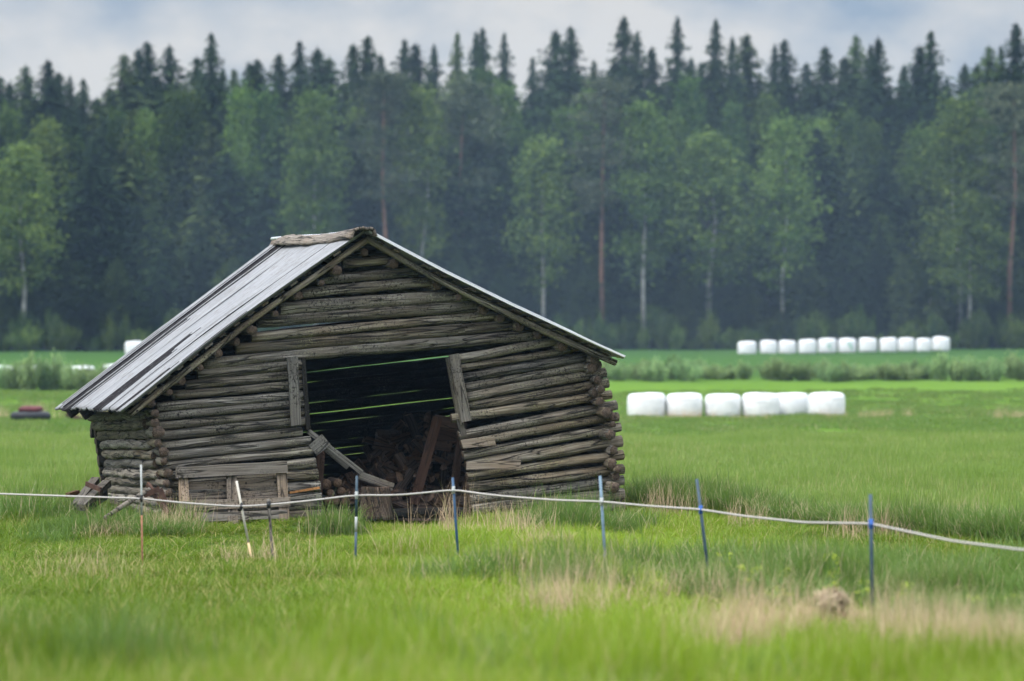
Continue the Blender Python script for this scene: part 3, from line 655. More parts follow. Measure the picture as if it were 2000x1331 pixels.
# ------------------------------------------------------------------ fence of stakes and rope
rope_pts = [(-60, 962, 25.6), (0, 965, 25.4), (130, 969.5, 25.1), (275, 974, 24.9), (360, 983, 24.9), (465, 990, 24.9), (528, 986, 24.8), (610, 978, 24.7), (693, 967.5, 24.6), (770, 968, 24.6), (830, 963, 24.6), (885, 957, 24.6),
            (950, 966, 24.2), (1000, 971, 24), (1090, 977.5, 23.5), (1175, 980, 23.0), (1270, 989, 22.6), (1365, 995, 22.2), (1450, 1008, 21.6), (1570, 1021, 20.7), (1700, 1023, 19.7), (1760, 1036, 19.2), (1860, 1057, 18.5), (2000, 1075, 17.6), (2100, 1082, 17)]
rope_w = [P(*q) for q in rope_pts]
ra = np.array(rope_w); s_ = np.concatenate([[0], np.cumsum(np.linalg.norm(np.diff(ra, axis=0), axis=1))]); tt = np.linspace(0, s_[-1], 240)
rr3 = np.stack([np.interp(tt, s_, ra[:, k]) for k in range(3)], 1)
k5 = np.ones(5) / 5
sm = np.stack([np.convolve(np.pad(rr3[:, k], 2, mode='edge'), k5, 'valid') for k in range(3)], 1)
mb = MB()   # flat woven tape, slightly rounded
tubegeo(mb, sm, [0.0076] * len(sm), 8); thing_mb("fence_rope", mb, [ROPE], "white fence rope strung along the stakes before the barn", "fence rope", smooth=True)
def stake(px, top, bot, Y, dx, r, parts, label, clipm, square=False, name="fence_stake"):
    r = r * .70
    a = P(px, top, Y); b_ = P(px + dx, bot, Y); g_ = float(gz(b_[0], b_[1])) - 0.1
    dirv = (b_ - a); k = (g_ - a[2]) / dirv[2]; end = a + dirv * k
    e = empty(name, label, "fence stake", "stakes of the rope fence", loc=tuple(end)); en = end
    f0 = 0.0
    for (f1, m_, nm) in parts:
        mb = MB(); p0 = a + (end - a) * f0; p1 = a + (end - a) * f1
        if square: boxgeo(mb, p0, p1, r * 2, r * 1.6, upv=(0, 1, 0))
        else: tubegeo(mb, [p0, p0 * .5 + p1 * .5, p1], [r, r, r], 10)
        mb.v = [q - en for q in mb.v]; link(nm, mb.mesh(nm, [m_], True), e); f0 = f1
    # clip where the rope crosses
    ip = np.array([np.interp(px + dx * .4, [q[0] for q in rope_pts], [q[1] for q in rope_pts])])[0]
    q = P(px + dx * (ip - top) / (bot - top), ip, Y)
    mb = MB(); tubegeo(mb, [q + np.array([0, 0, .035]), q + np.array([0, 0, .03]), q - np.array([0, 0, .03]), q - np.array([0, 0, .035])], [r * .8, r * 1.3, r * 1.3, r * .8], 10)
    tubegeo(mb, [q + np.array([0, -r * 1.5, 0]), q + np.array([0, -r * 1.5 - .035, 0])], [.012, .012], 8)
    mb.v = [z - en for z in mb.v]; link("rope_clip", mb.mesh("rope_clip", [clipm], True), e)
stake(275.5, 908, 1060, 24.9, 2, .0125, [(.42, GREYP, "shaft"), (1, ORANGER, "lower_shaft")], "thin stake with pale upper half and rust brown lower half", BLACKP)
stake(462, 940, 1065, 24.9, 24, .015, [(.62, WHITEP, "shaft"), (1, simple("yellowed_plastic", (.5, .36, .2), .7), "lower_shaft")], "white stake leaning to the right in front of the pallet", BLACKP)
stake(524, 975, 1055, 24.8, 6, .021, [(1, W_PLANK, "shaft")], "short thick grey wooden stake before the pallet", BLACKP, True)
stake(697, 930, 1050, 24.6, -2, .017, [(.4, BLUEP, "shaft"), (.55, GREYP, "middle_shaft"), (1, BLUEP, "lower_shaft")], "blue and grey stake standing in front of the chopping block", GREYP)
stake(884, 933, 1062, 24.6, 9, .017, [(1, simple("dark_blue_plastic", (.02, .06, .12), .4), "shaft")], "dark blue stake where the rope peaks right of the doorway", GREYP)
stake(1172, 930, 1095, 23.0, 10, .018, [(1, BLUEG, "shaft")], "faded grey blue stake at the barn's right corner", GREYP)
stake(1361, 936, 1115, 22.2, 22, .019, [(1, BLUEP, "shaft")], "blue stake leaning right with bright blue clip on open grass", BLUEB)
stake(1700, 966, 1175, 19.3, 4, .019, [(1, BLUEP, "shaft")], "tallest blue stake, rightmost one of the rope fence", BLUEB)

# ------------------------------------------------------------------ bales
def bale_mat():
    m, nt, N, L, b = mat("white_film")
    tc = N.new("ShaderNodeTexCoord").outputs['Object']
    n = noise(N, L, tc, 1, 4, 0.6, .4, (1.2, 1.2, 14)); n2 = noise(N, L, tc, 4, 3, 0.6)
    c = ramp(N, [(0.3, (.58, .59, .61)), (0.7, (.69, .69, .69))]); L.new(n2, c.inputs[0]); L.new(c.outputs[0], b.inputs['Base Color'])
    b.inputs['Roughness'].default_value = .38; b.inputs['Specular IOR Level'].default_value = .45
    bp = N.new("ShaderNodeBump"); bp.inputs['Strength'].default_value = .8; bp.inputs['Distance'].default_value = .05; L.new(n, bp.inputs['Height']); L.new(bp.outputs[0], b.inputs['Normal'])
    return m
FILM = bale_mat()
def bale_mesh(k):
    seg = 40; prof = []; r0 = 0.6; H = 0.92
    pr = [(0.0, 0.0), (.50, 0.0), (.565, .03), (.595, .12), (.605, .3), (.61, .5), (.605, .66), (.59, .78), (.56, .85), (.50, .895), (.38, .915), (.2, .925), (0.0, .925)]
    v = []; f = []
    for (r, z) in pr:
        for s in range(seg):
            a = 2 * math.pi * s / seg; q = 1 + .012 * math.cos(2 * a + k) + .008 * vnoise(s * .6 + z * 4, 70 + k)
            v.append((r * q * math.cos(a), r * q * math.sin(a), z + .015 * math.cos(a + k) * (z > .5)))
    for i in range(len(pr) - 1):
        for s in range(seg):
            s2 = (s + 1) % seg; f.append((i * seg + s, i * seg + s2, (i + 1) * seg + s2, (i + 1) * seg + s))
    b = MB(); b.add(np.array(v), f); me = b.mesh("hay_bale", [FILM], True); return me
BAL = [bale_mesh(k) for k in range(4)]
def bale(x0, x1, ytop, ybot, label, group, k):
    wpx = x1 - x0; Y = 1.22 * FPX / wpx
    p = P((x0 + x1) / 2, ybot, Y); h = (ybot - ytop) * Y / FPX
    o = link("hay_bale", BAL[k % 4]); o.location = p; o.rotation_euler.z = k * 1.3; o.scale = (1, 1, h / .925)
    return tag(o, label, "hay bale", group)
near = [(1225, 1300, 768, 816, 0), (1300, 1373, 768.5, 815, 0), (1376, 1448, 770, 815, 0), (1449, 1523, 768, 815, 0), (1520, 1578, 768, 814, 0), (1578, 1651, 767, 815, 0)]
nl = ["leftmost white wrapped bale of the near row, closest to the barn", "second white wrapped bale of the near row counting from the barn", "third white wrapped bale of the near row counting from the barn",
      "fourth white wrapped bale of the near row counting from the barn", "narrow looking white bale of the near row partly behind its neighbour", "rightmost white wrapped bale of the near row, set slightly apart"]
NEARY = 88.5
for k, (e, lb) in enumerate(zip(near, nl)):
    Y = NEARY + (1.0 if k == 4 else 0); wm = (74 if k == 4 else e[1] - e[0]) * Y / FPX
    cx = (e[0] + e[1]) / 2 - (6 if k == 4 else 0)
    zg = P(cx, e[3], Y)[2]; o = link("hay_bale", BAL[k % 4]); o.location = P(cx, e[3], Y); h = (e[3] - e[2]) * Y / FPX
    o.scale = (wm / 1.22, wm / 1.22, h / .925); o.rotation_euler.z = k * 1.7; tag(o, lb, "hay bale", "near row of wrapped bales")
far = [(1459, 37, 667, 693), (1501, 34, 665, 692), (1538, 35, 665, 692), (1577, 35, 663, 691), (1616, 36, 661, 690), (1655, 36, 661, 690), (1695, 36, 660, 688), (1735, 34, 660, 688), (1770, 32, 660, 687), (1804, 31, 661, 687), (1838, 35, 658, 686)]
ordn = ["leftmost", "second", "third", "fourth", "fifth", "sixth", "seventh", "eighth", "ninth", "tenth", "rightmost"]
GREENM = simple("green_print", (.05, .35, .2), .5, 0, 5, .1)
for k, (cx, wd, t, b_) in enumerate(far):
    Y = 180.0 + (k % 3); o = link("hay_bale", BAL[(k + 1) % 4]); o.location = P(cx, b_ + .5, Y); wm = wd * Y / FPX
    o.scale = (wm / 1.22, wm / 1.22, (b_ - t) * Y / FPX / .925); o.rotation_euler.z = 0
    lb = ("%s white wrapped bale in the far row along the forest" % ordn[k]) if k not in (4, 5) else ("far row white bale with a %s green printed mark" % ("faint scrawled" if k == 4 else "bold leaf shaped"))
    tag(o, lb, "hay bale", "far row of wrapped bales")
    if k in (4, 5):   # curved printed mark hugging the film
        mb = MB(); rng2 = np.random.default_rng(k)
        strokes = [(-1.75, -1.25, .50, .07), (-1.7, -1.45, .40, .06), (-1.5, -1.25, .32, .06), (-1.4, -1.2, .6, .05)] if k == 4 else [(-1.65, -1.15, .62, .09), (-1.6, -1.3, .5, .09), (-1.45, -1.1, .4, .09), (-1.3, -1.08, .3, .08)]
        for (a0, a1, z, hh) in strokes:
            v = []; n = 8
            for i in range(n):
                a = a0 + (a1 - a0) * i / (n - 1); wv = .03 * math.sin(i * 1.3 + k)
                for dz in (-hh / 2 * math.sin(math.pi * (i + .6) / n), hh / 2 * math.sin(math.pi * (i + .6) / n)): v.append((.622 * math.cos(a), .622 * math.sin(a), z + dz + wv))
            mb.add(np.array(v), [(2 * i, 2 * i + 2, 2 * i + 3, 2 * i + 1) for i in range(n - 1)])
        link("printed_mark", mb.mesh("printed_mark", [GREENM]), o)
for k, (cx, wd, t, b_, Y, lb) in enumerate([(262, 36, 667, 694, 181, "lone far white bale showing just left of the barn roof"), (299, 36, 667, 694, 181, "far white bale mostly hidden behind the metal roof edge"),
                                          (-4, 58, 714, 741, 118, "white bale cut by the left picture edge behind the bushes"), (56, 50, 715, 741, 119, "white bale behind the leftmost bushes, second in its row"), (108, 50, 715, 741, 119, "white bale glimpsed through the middle of the left bushes"),
                                          (160, 50, 715, 741, 119, "white bale glimpsed through thin right half of left bushes"), (226, 50, 712, 740, 119, "white bale between the left bushes and the metal roof")]):
    o = link("hay_bale", BAL[k % 4]); o.location = P(cx, b_, Y); wm = wd * Y / FPX; o.scale = (wm / 1.22, wm / 1.22, (b_ - t) * Y / FPX / .925); tag(o, lb, "hay bale", "white bales left of the barn")

# hay feeder: black tyre with red drum on it, and a rusty heap half behind the eave
ty = empty("tractor_tyre", "big black tyre lying flat in the field left of the barn", "tyre", loc=tuple(P(60, 822, 82.5))); yo = np.array(ty.location)
def torus(mb, R0, r, rz, z, seg=32, m=0):
    v = []; f = []; k = 12
    for i in range(seg):
        a = 2 * math.pi * i / seg
        for j in range(k):
            b = 2 * math.pi * j / k; lug = 1 + (.05 if i % 2 else 0) * (math.cos(b) > .3)
            v.append(((R0 + r * math.cos(b) * lug) * math.cos(a), (R0 + r * math.cos(b) * lug) * math.sin(a), z + rz * math.sin(b)))
    for i in range(seg):
        for j in range(k): f.append((i * k + j, ((i + 1) % seg) * k + j, ((i + 1) % seg) * k + (j + 1) % k, i * k + (j + 1) % k))
    mb.add(np.array(v), f, None, m)
mb = MB(); torus(mb, .44, .15, .135, .13); link("tread", mb.mesh("tread", [BLACK], True), ty)
dr = MB(); v = []; f = []; prs = [(.27, .0), (.36, .02), (.37, .08), (.33, .14), (.28, .16), (0.0, .17)]
for (r, z) in prs:
    for s in range(24): a = 2 * math.pi * s / 24; v.append((r * math.cos(a), r * math.sin(a), z + .26 + .012 * math.cos(3 * a)))
for i in range(len(prs) - 1):
    for s in range(24): f.append((i * 24 + s, i * 24 + (s + 1) % 24, (i + 1) * 24 + (s + 1) % 24, (i + 1) * 24 + s))
dr.add(np.array(v), f); o = dr.build("feed_tub", [REDP], None, True); o.location = tuple(yo); tag(o, "dull red tub resting on top of the black tyre", "tub")
mb = MB(); 
for i in range(9):
    a = P(158 + random.uniform(-8, 22), 826 - random.uniform(0, 8), 84 + random.uniform(-.3, .3)); boxgeo(mb, a, a + np.array([random.uniform(.3, .6) * random.choice((-1, 1)), random.uniform(-.2, .2), random.uniform(.02, .22)]), .14, .05)
thing_mb("board_pile", mb, [RUST], "low pile of rusty brown boards half hidden under the eave", "board pile")

# ------------------------------------------------------------------ trees
def leaf_mat(name, c0, c1, trans=0.3):
    m, nt, N, L, b = mat(name); N.remove(b); out = N['Material Output']
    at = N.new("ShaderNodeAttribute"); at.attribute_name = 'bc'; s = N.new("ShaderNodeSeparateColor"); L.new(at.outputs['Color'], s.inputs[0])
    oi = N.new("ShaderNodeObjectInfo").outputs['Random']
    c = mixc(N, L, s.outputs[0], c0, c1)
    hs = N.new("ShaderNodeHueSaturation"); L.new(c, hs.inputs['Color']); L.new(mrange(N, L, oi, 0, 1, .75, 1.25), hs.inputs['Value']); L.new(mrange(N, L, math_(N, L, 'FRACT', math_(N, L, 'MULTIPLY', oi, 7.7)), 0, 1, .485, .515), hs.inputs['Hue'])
    d = N.new("ShaderNodeBsdfDiffuse"); t = N.new("ShaderNodeBsdfTranslucent"); L.new(hs.outputs[0], d.inputs[0]); L.new(hs.outputs[0], t.inputs[0])
    x = N.new("ShaderNodeMixShader"); x.inputs[0].default_value = trans; L.new(d.outputs[0], x.inputs[1]); L.new(t.outputs[0], x.inputs[2]); L.new(x.outputs[0], out.inputs[0])
    return m
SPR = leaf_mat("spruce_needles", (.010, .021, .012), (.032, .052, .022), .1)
SPR2 = leaf_mat("spruce_fresh", (.025, .045, .020), (.075, .105, .036), .2)
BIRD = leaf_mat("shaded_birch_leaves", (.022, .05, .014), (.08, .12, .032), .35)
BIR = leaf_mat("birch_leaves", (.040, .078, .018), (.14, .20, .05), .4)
PIN = leaf_mat("pine_needles", (.04, .054, .034), (.10, .115, .07), .2)
WIL = leaf_mat("willow_leaves", (.11, .175, .07), (.28, .38, .16), .5)
BK_S = simple("spruce_bark", (.05, .042, .035), .95, 0, 3, .4); BK_B = simple("birch_bark", (.30, .29, .27), .8, 0, 2.5, .5); BK_P = simple("pine_bark", (.15, .08, .055), .9, 0, 2.5, .35); BK_G = simple("grey_bark", (.16, .14, .12), .9, 0, 2, .4)
def quads(cen, dirs, upn, ln, wd, colv):
    """leaf-like rhombus faces"""
    n = len(cen); d = dirs / (np.linalg.norm(dirs, axis=1, keepdims=True) + 1e-9)
    s = np.cross(d, upn); s /= (np.linalg.norm(s, axis=1, keepdims=True) + 1e-9)
    ln = np.broadcast_to(ln, n)[:, None]; wd = np.broadcast_to(wd, n)[:, None]
    v = np.stack([cen - d * ln / 2, cen + s * wd / 2 - d * ln * .08, cen + d * ln / 2, cen - s * wd / 2 - d * ln * .08], 1).reshape(-1, 3)
    f = np.arange(4 * n).reshape(-1, 4); c = np.repeat(colv, 4)
    return v, f, np.stack([c, c, c, np.ones_like(c)], 1)
def spruce_proto(k, h=24.0, rmax=2.5, dens=1.0):
    r = np.random.default_rng(200 + k); cen = []; dr = []; ln = []; wd = []; cv = []
    z = h * r.uniform(.03, .08)
    while z < h - .25:
        t = z / h; rad = min(rmax * (.75 + .25 * min(1, t / .2)), .40 * (h - z)) * (1 + .12 * r.normal()) + .10
        nb = int((8 + 4 * (1 - t)) * dens) + 1; a0 = r.uniform(0, 6.28)
        for b in range(nb):
            if r.random() < .10: continue
            a = a0 + 6.28 * b / nb + r.normal() * .25; L_ = rad * r.uniform(.7, 1.15); n = max(3, int(L_ / .22))
            for q in range(n):
                s = (q + r.uniform(.2, 1)) / n; droop = -.38 * L_ * s ** 1.3 + (.16 * L_ * s ** 3)
                if t > .88: droop = +.25 * L_ * s
                p = np.array([math.cos(a) * L_ * s, math.sin(a) * L_ * s, z + droop]) + r.normal(0, .05, 3)
                cen.append(p); dr.append([math.cos(a) + r.normal() * .5, math.sin(a) + r.normal() * .5, -.45 + r.normal() * .35]); ln.append(r.uniform(.45, .85) * (.5 + .5 * min(1, (h - z) / 5))); wd.append(r.uniform(.24, .46) * (.42 + .58 * min(1, (h - z) / 6)))
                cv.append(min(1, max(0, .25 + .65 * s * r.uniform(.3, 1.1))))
        for q in range(9):      # inner twigs that close the crown round the stem
            a = r.uniform(0, 6.28); L_ = rad * r.uniform(.05, .6); cen.append([math.cos(a) * L_, math.sin(a) * L_, z - .3 * L_ + r.normal() * .1]); dr.append([math.cos(a), math.sin(a), -.7 + r.normal() * .4])
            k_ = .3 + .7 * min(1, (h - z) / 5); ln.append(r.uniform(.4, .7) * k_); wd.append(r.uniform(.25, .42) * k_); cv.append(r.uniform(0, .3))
        z += r.uniform(.18, .34) * (0.6 + .4 * (1 - t))
    for q in range(14):
        z = h - q * .09; cen.append([r.normal() * .02, r.normal() * .02, z]); dr.append([r.normal() * .7, r.normal() * .7, 1]); ln.append(.3); wd.append(.08 + .01 * q); cv.append(.3)
    n = len(cen); v, f, c = quads(np.array(cen), np.array(dr, float), r.normal(0, .35, (n, 3)) + [0, 0, 1], np.array(ln), np.array(wd), np.array(cv))
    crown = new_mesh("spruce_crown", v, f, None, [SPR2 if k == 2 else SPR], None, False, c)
    mb = MB(); tubegeo(mb, [(0, 0, -.3), (0, 0, h * .5), (0, 0, h * .97)], [.24, .15, .02], 7); return crown, mb.mesh("spruce_trunk", [BK_S], True)
def clump_proto(k, kind):
    """birch / pine: trunk, limbs and clumps of small leaves; unit tree of height 20"""
    r = np.random.default_rng(400 + k); h = 20.0; cen = []; dr = []; ln = []; wd = []; cv = []; mb = MB()
    bend = [(0, 0, -.3), (r.normal() * .1, r.normal() * .1, h * .3), (r.normal() * .25, r.normal() * .2, h * .6), (r.normal() * .2, r.normal() * .2, h * .95)]
    tubegeo(mb, bend, [.17, .13, .08, .02] if kind == 'birch' else [.2, .17, .12, .04], 7)
    z0 = h * (.30 if kind == 'birch' else .52)
    nl = 105 if kind == 'birch' else 60
    for i in range(nl):
        t = r.random() ** .85; z = z0 + (h - z0) * t
        if kind == 'birch': rad = 2.5 * (math.sin(math.pi * min(1, (t * .86 + .14)) ** .85)) ** .75 * (1 if t < .5 else (1 - (t - .5) * .55))
        else: rad = 2.7 * math.sqrt(max(.02, 1 - (t - .3) ** 2 * 1.9))
        a = r.uniform(0, 6.28); L_ = rad * r.uniform(.35, 1.08)
        tip = np.array([math.cos(a) * L_, math.sin(a) * L_, z + (L_ * .25 if kind == 'birch' else L_ * .12)])
        if tip[2] > h: tip[2] = h
        root = np.array([0, 0, max(z0 * .85, z - L_ * .55)]); tubegeo(mb, [root, root * .45 + tip * .55 + [0, 0, .12], tip], [.03, .02, .008], 4, 1, cap=False)
        m = int(r.uniform(34, 70)) if kind == 'birch' else int(r.uniform(45, 80)); cs = r.uniform(.38, .75) if kind == 'birch' else r.uniform(.4, .75)
        base = r.uniform(.15, .85)
        for q in range(m):
            o = r.normal(0, 1, 3) * cs * np.array([1, 1, .75 if kind == 'birch' else .34])
            if kind == 'birch': o[2] -= .5 * abs(r.normal()) * .7
            cen.append(tip * r.uniform(.78, 1.0) * np.array([1, 1, 0]) + np.array([0, 0, tip[2]]) + o)
            dr.append(r.normal(0, 1, 3) + (np.array([0, 0, -1.1]) if kind == 'birch' else np.array([math.cos(a), math.sin(a), .3])))
            ln.append(r.uniform(.24, .46)); wd.append(r.uniform(.16, .32) if kind == 'birch' else r.uniform(.12, .22)); cv.append(min(1, max(0, base + r.normal() * .22)))
    n = len(cen); v, f, c = quads(np.array(cen), np.array(dr), r.normal(0, 1, (n, 3)), np.array(ln), np.array(wd), np.array(cv))
    return new_mesh(kind + "_crown", v, f, None, [BIR if kind == 'birch' else PIN], None, False, c), mb.mesh(kind + "_trunk", [BK_B if kind == 'birch' else BK_P, BK_S], True)
def bush_proto(k):
    r = np.random.default_rng(600 + k); cen = []; dr = []; cv = []; ln = []; wd = []; mb = MB()
    for i in range(26):
        a = r.uniform(0, 6.28); L_ = r.random() ** .5 * 1.0; hgt = r.uniform(.55, 1.0) * (1.15 - .4 * L_); tip = np.array([math.cos(a) * L_, math.sin(a) * L_, hgt])
        tubegeo(mb, [tip * [.25, .25, 0] - [0, 0, .05], tip * [.7, .7, .6], tip], [.012, .009, .004], 4, cap=False); base = r.uniform(.1, .9)
        for q in range(60):
            s = r.random() ** .7; cen.append(tip * [.3 + .7 * s, .3 + .7 * s, s] + r.normal(0, .09, 3)); dr.append(r.normal(0, .6, 3) + [0, 0, .9]); ln.append(r.uniform(.10, .2)); wd.append(r.uniform(.05, .10)); cv.append(min(1, max(0, base + r.normal() * .2)))
    n = len(cen); v, f, c = quads(np.array(cen), np.array(dr), r.normal(0, 1, (n, 3)), np.array(ln), np.array(wd), np.array(cv)); return new_mesh("bush_leaves", v, f, None, [WIL], None, False, c), mb.mesh("bush_stem", [BK_G], True)
SP = [spruce_proto(k, rmax=[2.3, 2.7, 2.5, 2.1, 3.0, 2.4][k]) for k in range(6)]; BP = [clump_proto(k, 'birch') for k in range(5)]; PP = [clump_proto(10 + k, 'pine') for k in range(3)]; BU = [bush_proto(k) for k in range(4)]
SPL = []
for c_, t_ in SP:
    c2_ = c_.copy(); c2_.materials[0] = SPR2; SPL.append((c2_, t_))
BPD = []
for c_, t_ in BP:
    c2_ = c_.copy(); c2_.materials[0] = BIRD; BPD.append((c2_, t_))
def tree(kind, proto, h0, px, top, Y, wid, label, group, rz=None):
    """top of the crown at that height of the photo, standing at depth Y; wid = horizontal factor"""
    X = (px - 1000) / FPX * Y; zg = float(gz(X, Y)); zt = P(px, top, Y)[2]; s = (zt - zg) / h0
    e = empty(kind + "_tree", label, "tree", group, loc=(X, Y, zg)); e.rotation_euler.z = rz if rz is not None else random.uniform(0, 6.28)
    e.scale = (wid, wid, s)
    c = link("crown", proto[0], e); t = link("trunk", proto[1], e); return e
GS = "dark spruces of the forest"; LS = "dark spruce standing in the dense forest beyond the fields"
sky_sp = [(0, 148), (18, 160), (50, 126), (93, 116), (115, 140), (137, 146), (163, 152), (190, 190), (243, 103), (270, 95), (288, 80), (331, 86), (385, 110), (435, 130), (457, 132), (487, 120), (503, 114), (545, 104),
          (585, 78), (620, 93), (643, 110), (690, 85), (745, 105), (790, 75), (812, 84), (848, 84), (893, 60), (942, 52), (930, 60), (985, 62), (1040, 110), (1085, 58), (1160, 115), (1245, 60), (1273, 90), (1350, 112), (1370, 120),
          (1430, 70), (1458, 64), (1513, 85), (1532, 75), (1575, 122), (1612, 90), (1650, 110), (1672, 66), (1700, 85), (1765, 125), (1796, 88), (1850, 150), (1885, 124), (1932, 88), (1955, 88), (2015, 70), (2050, 110), (-40, 140), (-80, 110)]
hero_sp = [(413, 62, "spruce with the tallest pointed top left of the barn roof"), (718, 68, "broad dark spruce rising behind the barn's ridge"), (1115, 50, "dense dark spruce right of the skyline gap"), (1218, 30, "tallest broad spruce with spread branches on the skyline"),
           (1323, 30, "very slim tall spruce with a needle thin tip"), (1398, 35, "tall slim spruce above the full light birch"), (1715, 72, "bushy topped spruce above the right half of the bale row"), (1818, 60, "dark pointed spruce above the end of the far bale row"), (1985, 43, "tall dark spruce at the right picture edge")]
ORD = ["first", "second", "third", "fourth", "fifth", "sixth", "seventh", "eighth", "ninth", "tenth", "eleventh", "twelfth", "thirteenth", "fourteenth", "fifteenth", "sixteenth", "seventeenth", "eighteenth", "nineteenth", "twentieth"]
LMK = [(0, "the left picture edge", 1), (722, "the barn's ridge", -1), (722, "the barn's ridge", 1), (1458, "the far bale row's left end", -1), (1458, "the far bale row's left end", 1), (2000, "the right picture edge", -1)]
def where(x, allx, what):
    """names a tree by counting from the nearest landmark"""
    best = min(range(6), key=lambda q: abs(x - LMK[q][0]) + (9999 if (x - LMK[q][0]) * LMK[q][2] < 0 else 0)); lx, nm, sg = LMK[best]
    n = sum(1 for q in allx if (q - lx) * sg >= 0 and abs(q - lx) < abs(x - lx))
    return "%s %s counting %s from %s" % (ORD[min(n, 19)], what, "right" if sg > 0 else "left", nm)
random.seed(11)
allsp = [q[0] for q in sky_sp] + [q[0] for q in hero_sp]
for i, (x, t) in enumerate(sky_sp): tree("spruce", SP[i % 6], 24.0, x, t, 214 + (i * 5) % 13, random.choice((.65, .8, .9, 1.05, 1.2, 1.3)), where(x, allsp, "skyline spruce") if 0 <= x <= 2000 else "skyline spruce standing just outside the picture", GS)
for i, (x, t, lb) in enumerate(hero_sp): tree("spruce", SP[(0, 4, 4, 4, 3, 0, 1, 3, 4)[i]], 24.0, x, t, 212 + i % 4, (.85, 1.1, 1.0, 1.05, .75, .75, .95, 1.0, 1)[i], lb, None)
xs_ = np.arange(-90, 2095, 42)
for row, (Y, lo, hi) in enumerate(((209, 200, 330), (205, 230, 420))):
    for i, x in enumerate(xs_):
        tree("spruce", (SPL if (i * 7 + row) % 4 == 0 else SP)[(i * 5 + row) % 6], 24.0, x + random.uniform(-16, 16) + 20 * row, random.uniform(lo, hi), Y + random.uniform(-1.5, 1.5), random.uniform(.7, 1.1), LS, GS)
for i, x in enumerate(np.arange(-100, 2100, 50)):
    tree("spruce", SP[(i * 7 + 3) % 6], 24.0, x + random.uniform(-15, 15), random.uniform(120, 200), 236, random.uniform(1, 1.3), LS, GS)
GBk = "birches mixed into the forest"
LBk = "light green birch crown showing between the forest spruces"
BX = [90, 140, 230, 285, 345, 375, 470, 520, 560, 700, 870, 945, 985, 1010, 1110, 1150, 1200, 1345, 1310, 1430, 1500, 1605, 1655, 1700, 1800, 1920, 1950, 2010, 10, -40]
for i, (x, t, wd_) in enumerate([(90, 210, 1.1), (140, 240, 1), (230, 195, .8), (285, 190, .8), (345, 160, 1), (375, 150, .9), (470, 150, .9), (520, 155, .9), (560, 200, .8), (700, 190, .8), (870, 230, .9), (945, 115, 1.0), (985, 145, 1.0), (1010, 220, 1.0), (1110, 190, 1.1), (1150, 150, .9), (1200, 190, .8),
                                (1345, 130, 1.0), (1310, 200, .9), (1430, 180, .8), (1500, 160, .9), (1605, 210, 1), (1655, 190, .9), (1700, 210, .8), (1800, 230, 1.0), (1920, 190, .9), (1950, 220, .8), (2010, 260, 1.0), (10, 180, 1), (-40, 220, 1)]):
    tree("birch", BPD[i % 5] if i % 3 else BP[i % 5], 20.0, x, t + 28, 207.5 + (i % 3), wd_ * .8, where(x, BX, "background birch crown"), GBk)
for (x, t, Y, wd_, k, lb) in [(42, 285, 199.2, 1.05, 0, "birch with long bare white trunk at the left picture edge"), (615, 183, 199.6, .95, 1, "rounded light birch above the roof's left slope"), (822, 180, 201, .95, 2, "leafy birch rising just right of the roof peak"),
                             (1060, 268, 201, .95, 3, "bright slim birch right of the barn roof with pale trunk"), (1258, 208, 199.8, 1.0, 4, "loose crowned birch with thin pale trunk above the right eave"), (1384, 262, 200.5, 1.35, 0, "widest full birch left of the far bale row"),
                             (1530, 235, 200, .95, 1, "slender birch whose bare trunk ends behind the far bales"), (1872, 200, 200.6, 1.2, 2, "tall spreading birch near the right end of the far bales"), (1893, 378, 199, .9, 3, "small bright birch right of the far bale row")]:
    tree("birch", BP[k], 20.0, x, t, Y, wd_, lb, None)
for (x, t, Y, wd_, k, lb) in [(757, 150, 199.8, .95, 0, "pine with bare reddish trunk directly behind the roof"), (1176, 160, 200.2, 1.0, 1, "brownish pine with red trunk right of the slim birch"), (908, 165, 204, 1.1, 2, "broad grey green pine behind the barn's right slope"), (1972, 170, 199.8, 1.05, 0, "dusky pine with reddish trunk at the right picture edge")]:
    tree("pine", PP[k], 20.0, x, t, Y, wd_, lb, None)
for i, x in enumerate(np.arange(-60, 2080, 37)):
    if 250 < x < 1150 and i % 2: continue
    small = random.random()
    if i % 3 == 0: tree('birch', BPD[(i * 3) % 5], 20.0, x + random.uniform(-12, 12), random.uniform(400, 560), 203 + random.uniform(-.8, 1), random.uniform(.5, .8), 'low leafy sapling at the foot of the forest edge', 'saplings along the forest edge')
    if small < .82: tree("spruce", (SPL if i % 2 else SP)[i % 6], 24.0, x + random.uniform(-12, 12), random.uniform(430, 640), 200.5 + random.uniform(-.8, 1), random.uniform(.4, .75), "young spruce at the foot of the forest edge", "young spruces along the forest edge")
    else: tree("birch", BP[i % 5], 20.0, x + random.uniform(-12, 12), random.uniform(590, 650), 201 + random.uniform(-.8, 1), random.uniform(.3, .5), "low leafy sapling at the foot of the forest edge", "saplings along the forest edge")
BUD = []
for c_, t_ in BU:
    c2_ = c_.copy(); c2_.materials[0] = BIRD if len(BUD) % 2 else BIR; BUD.append((c2_, t_))
rb_ = random.Random(31)
for i, x in enumerate(np.arange(-60, 2070, 33)):
    X = (x + rb_.uniform(-12, 12) - 1000) / FPX * 198.6; e = empty("edge_shrub", "low leafy shrub in the undergrowth along the forest foot", "shrub", "undergrowth shrubs along the forest foot", loc=(X, 198.6 + rb_.uniform(-.6, .8), float(gz(X, 198.6)) - .05))
    q = rb_.uniform(.7, 1.5); e.scale = (q, q, rb_.uniform(1.0, 2.9)); e.rotation_euler.z = i * 1.9; link("leaves", BUD[i % 4][0], e); link("stem", BUD[i % 4][1], e)
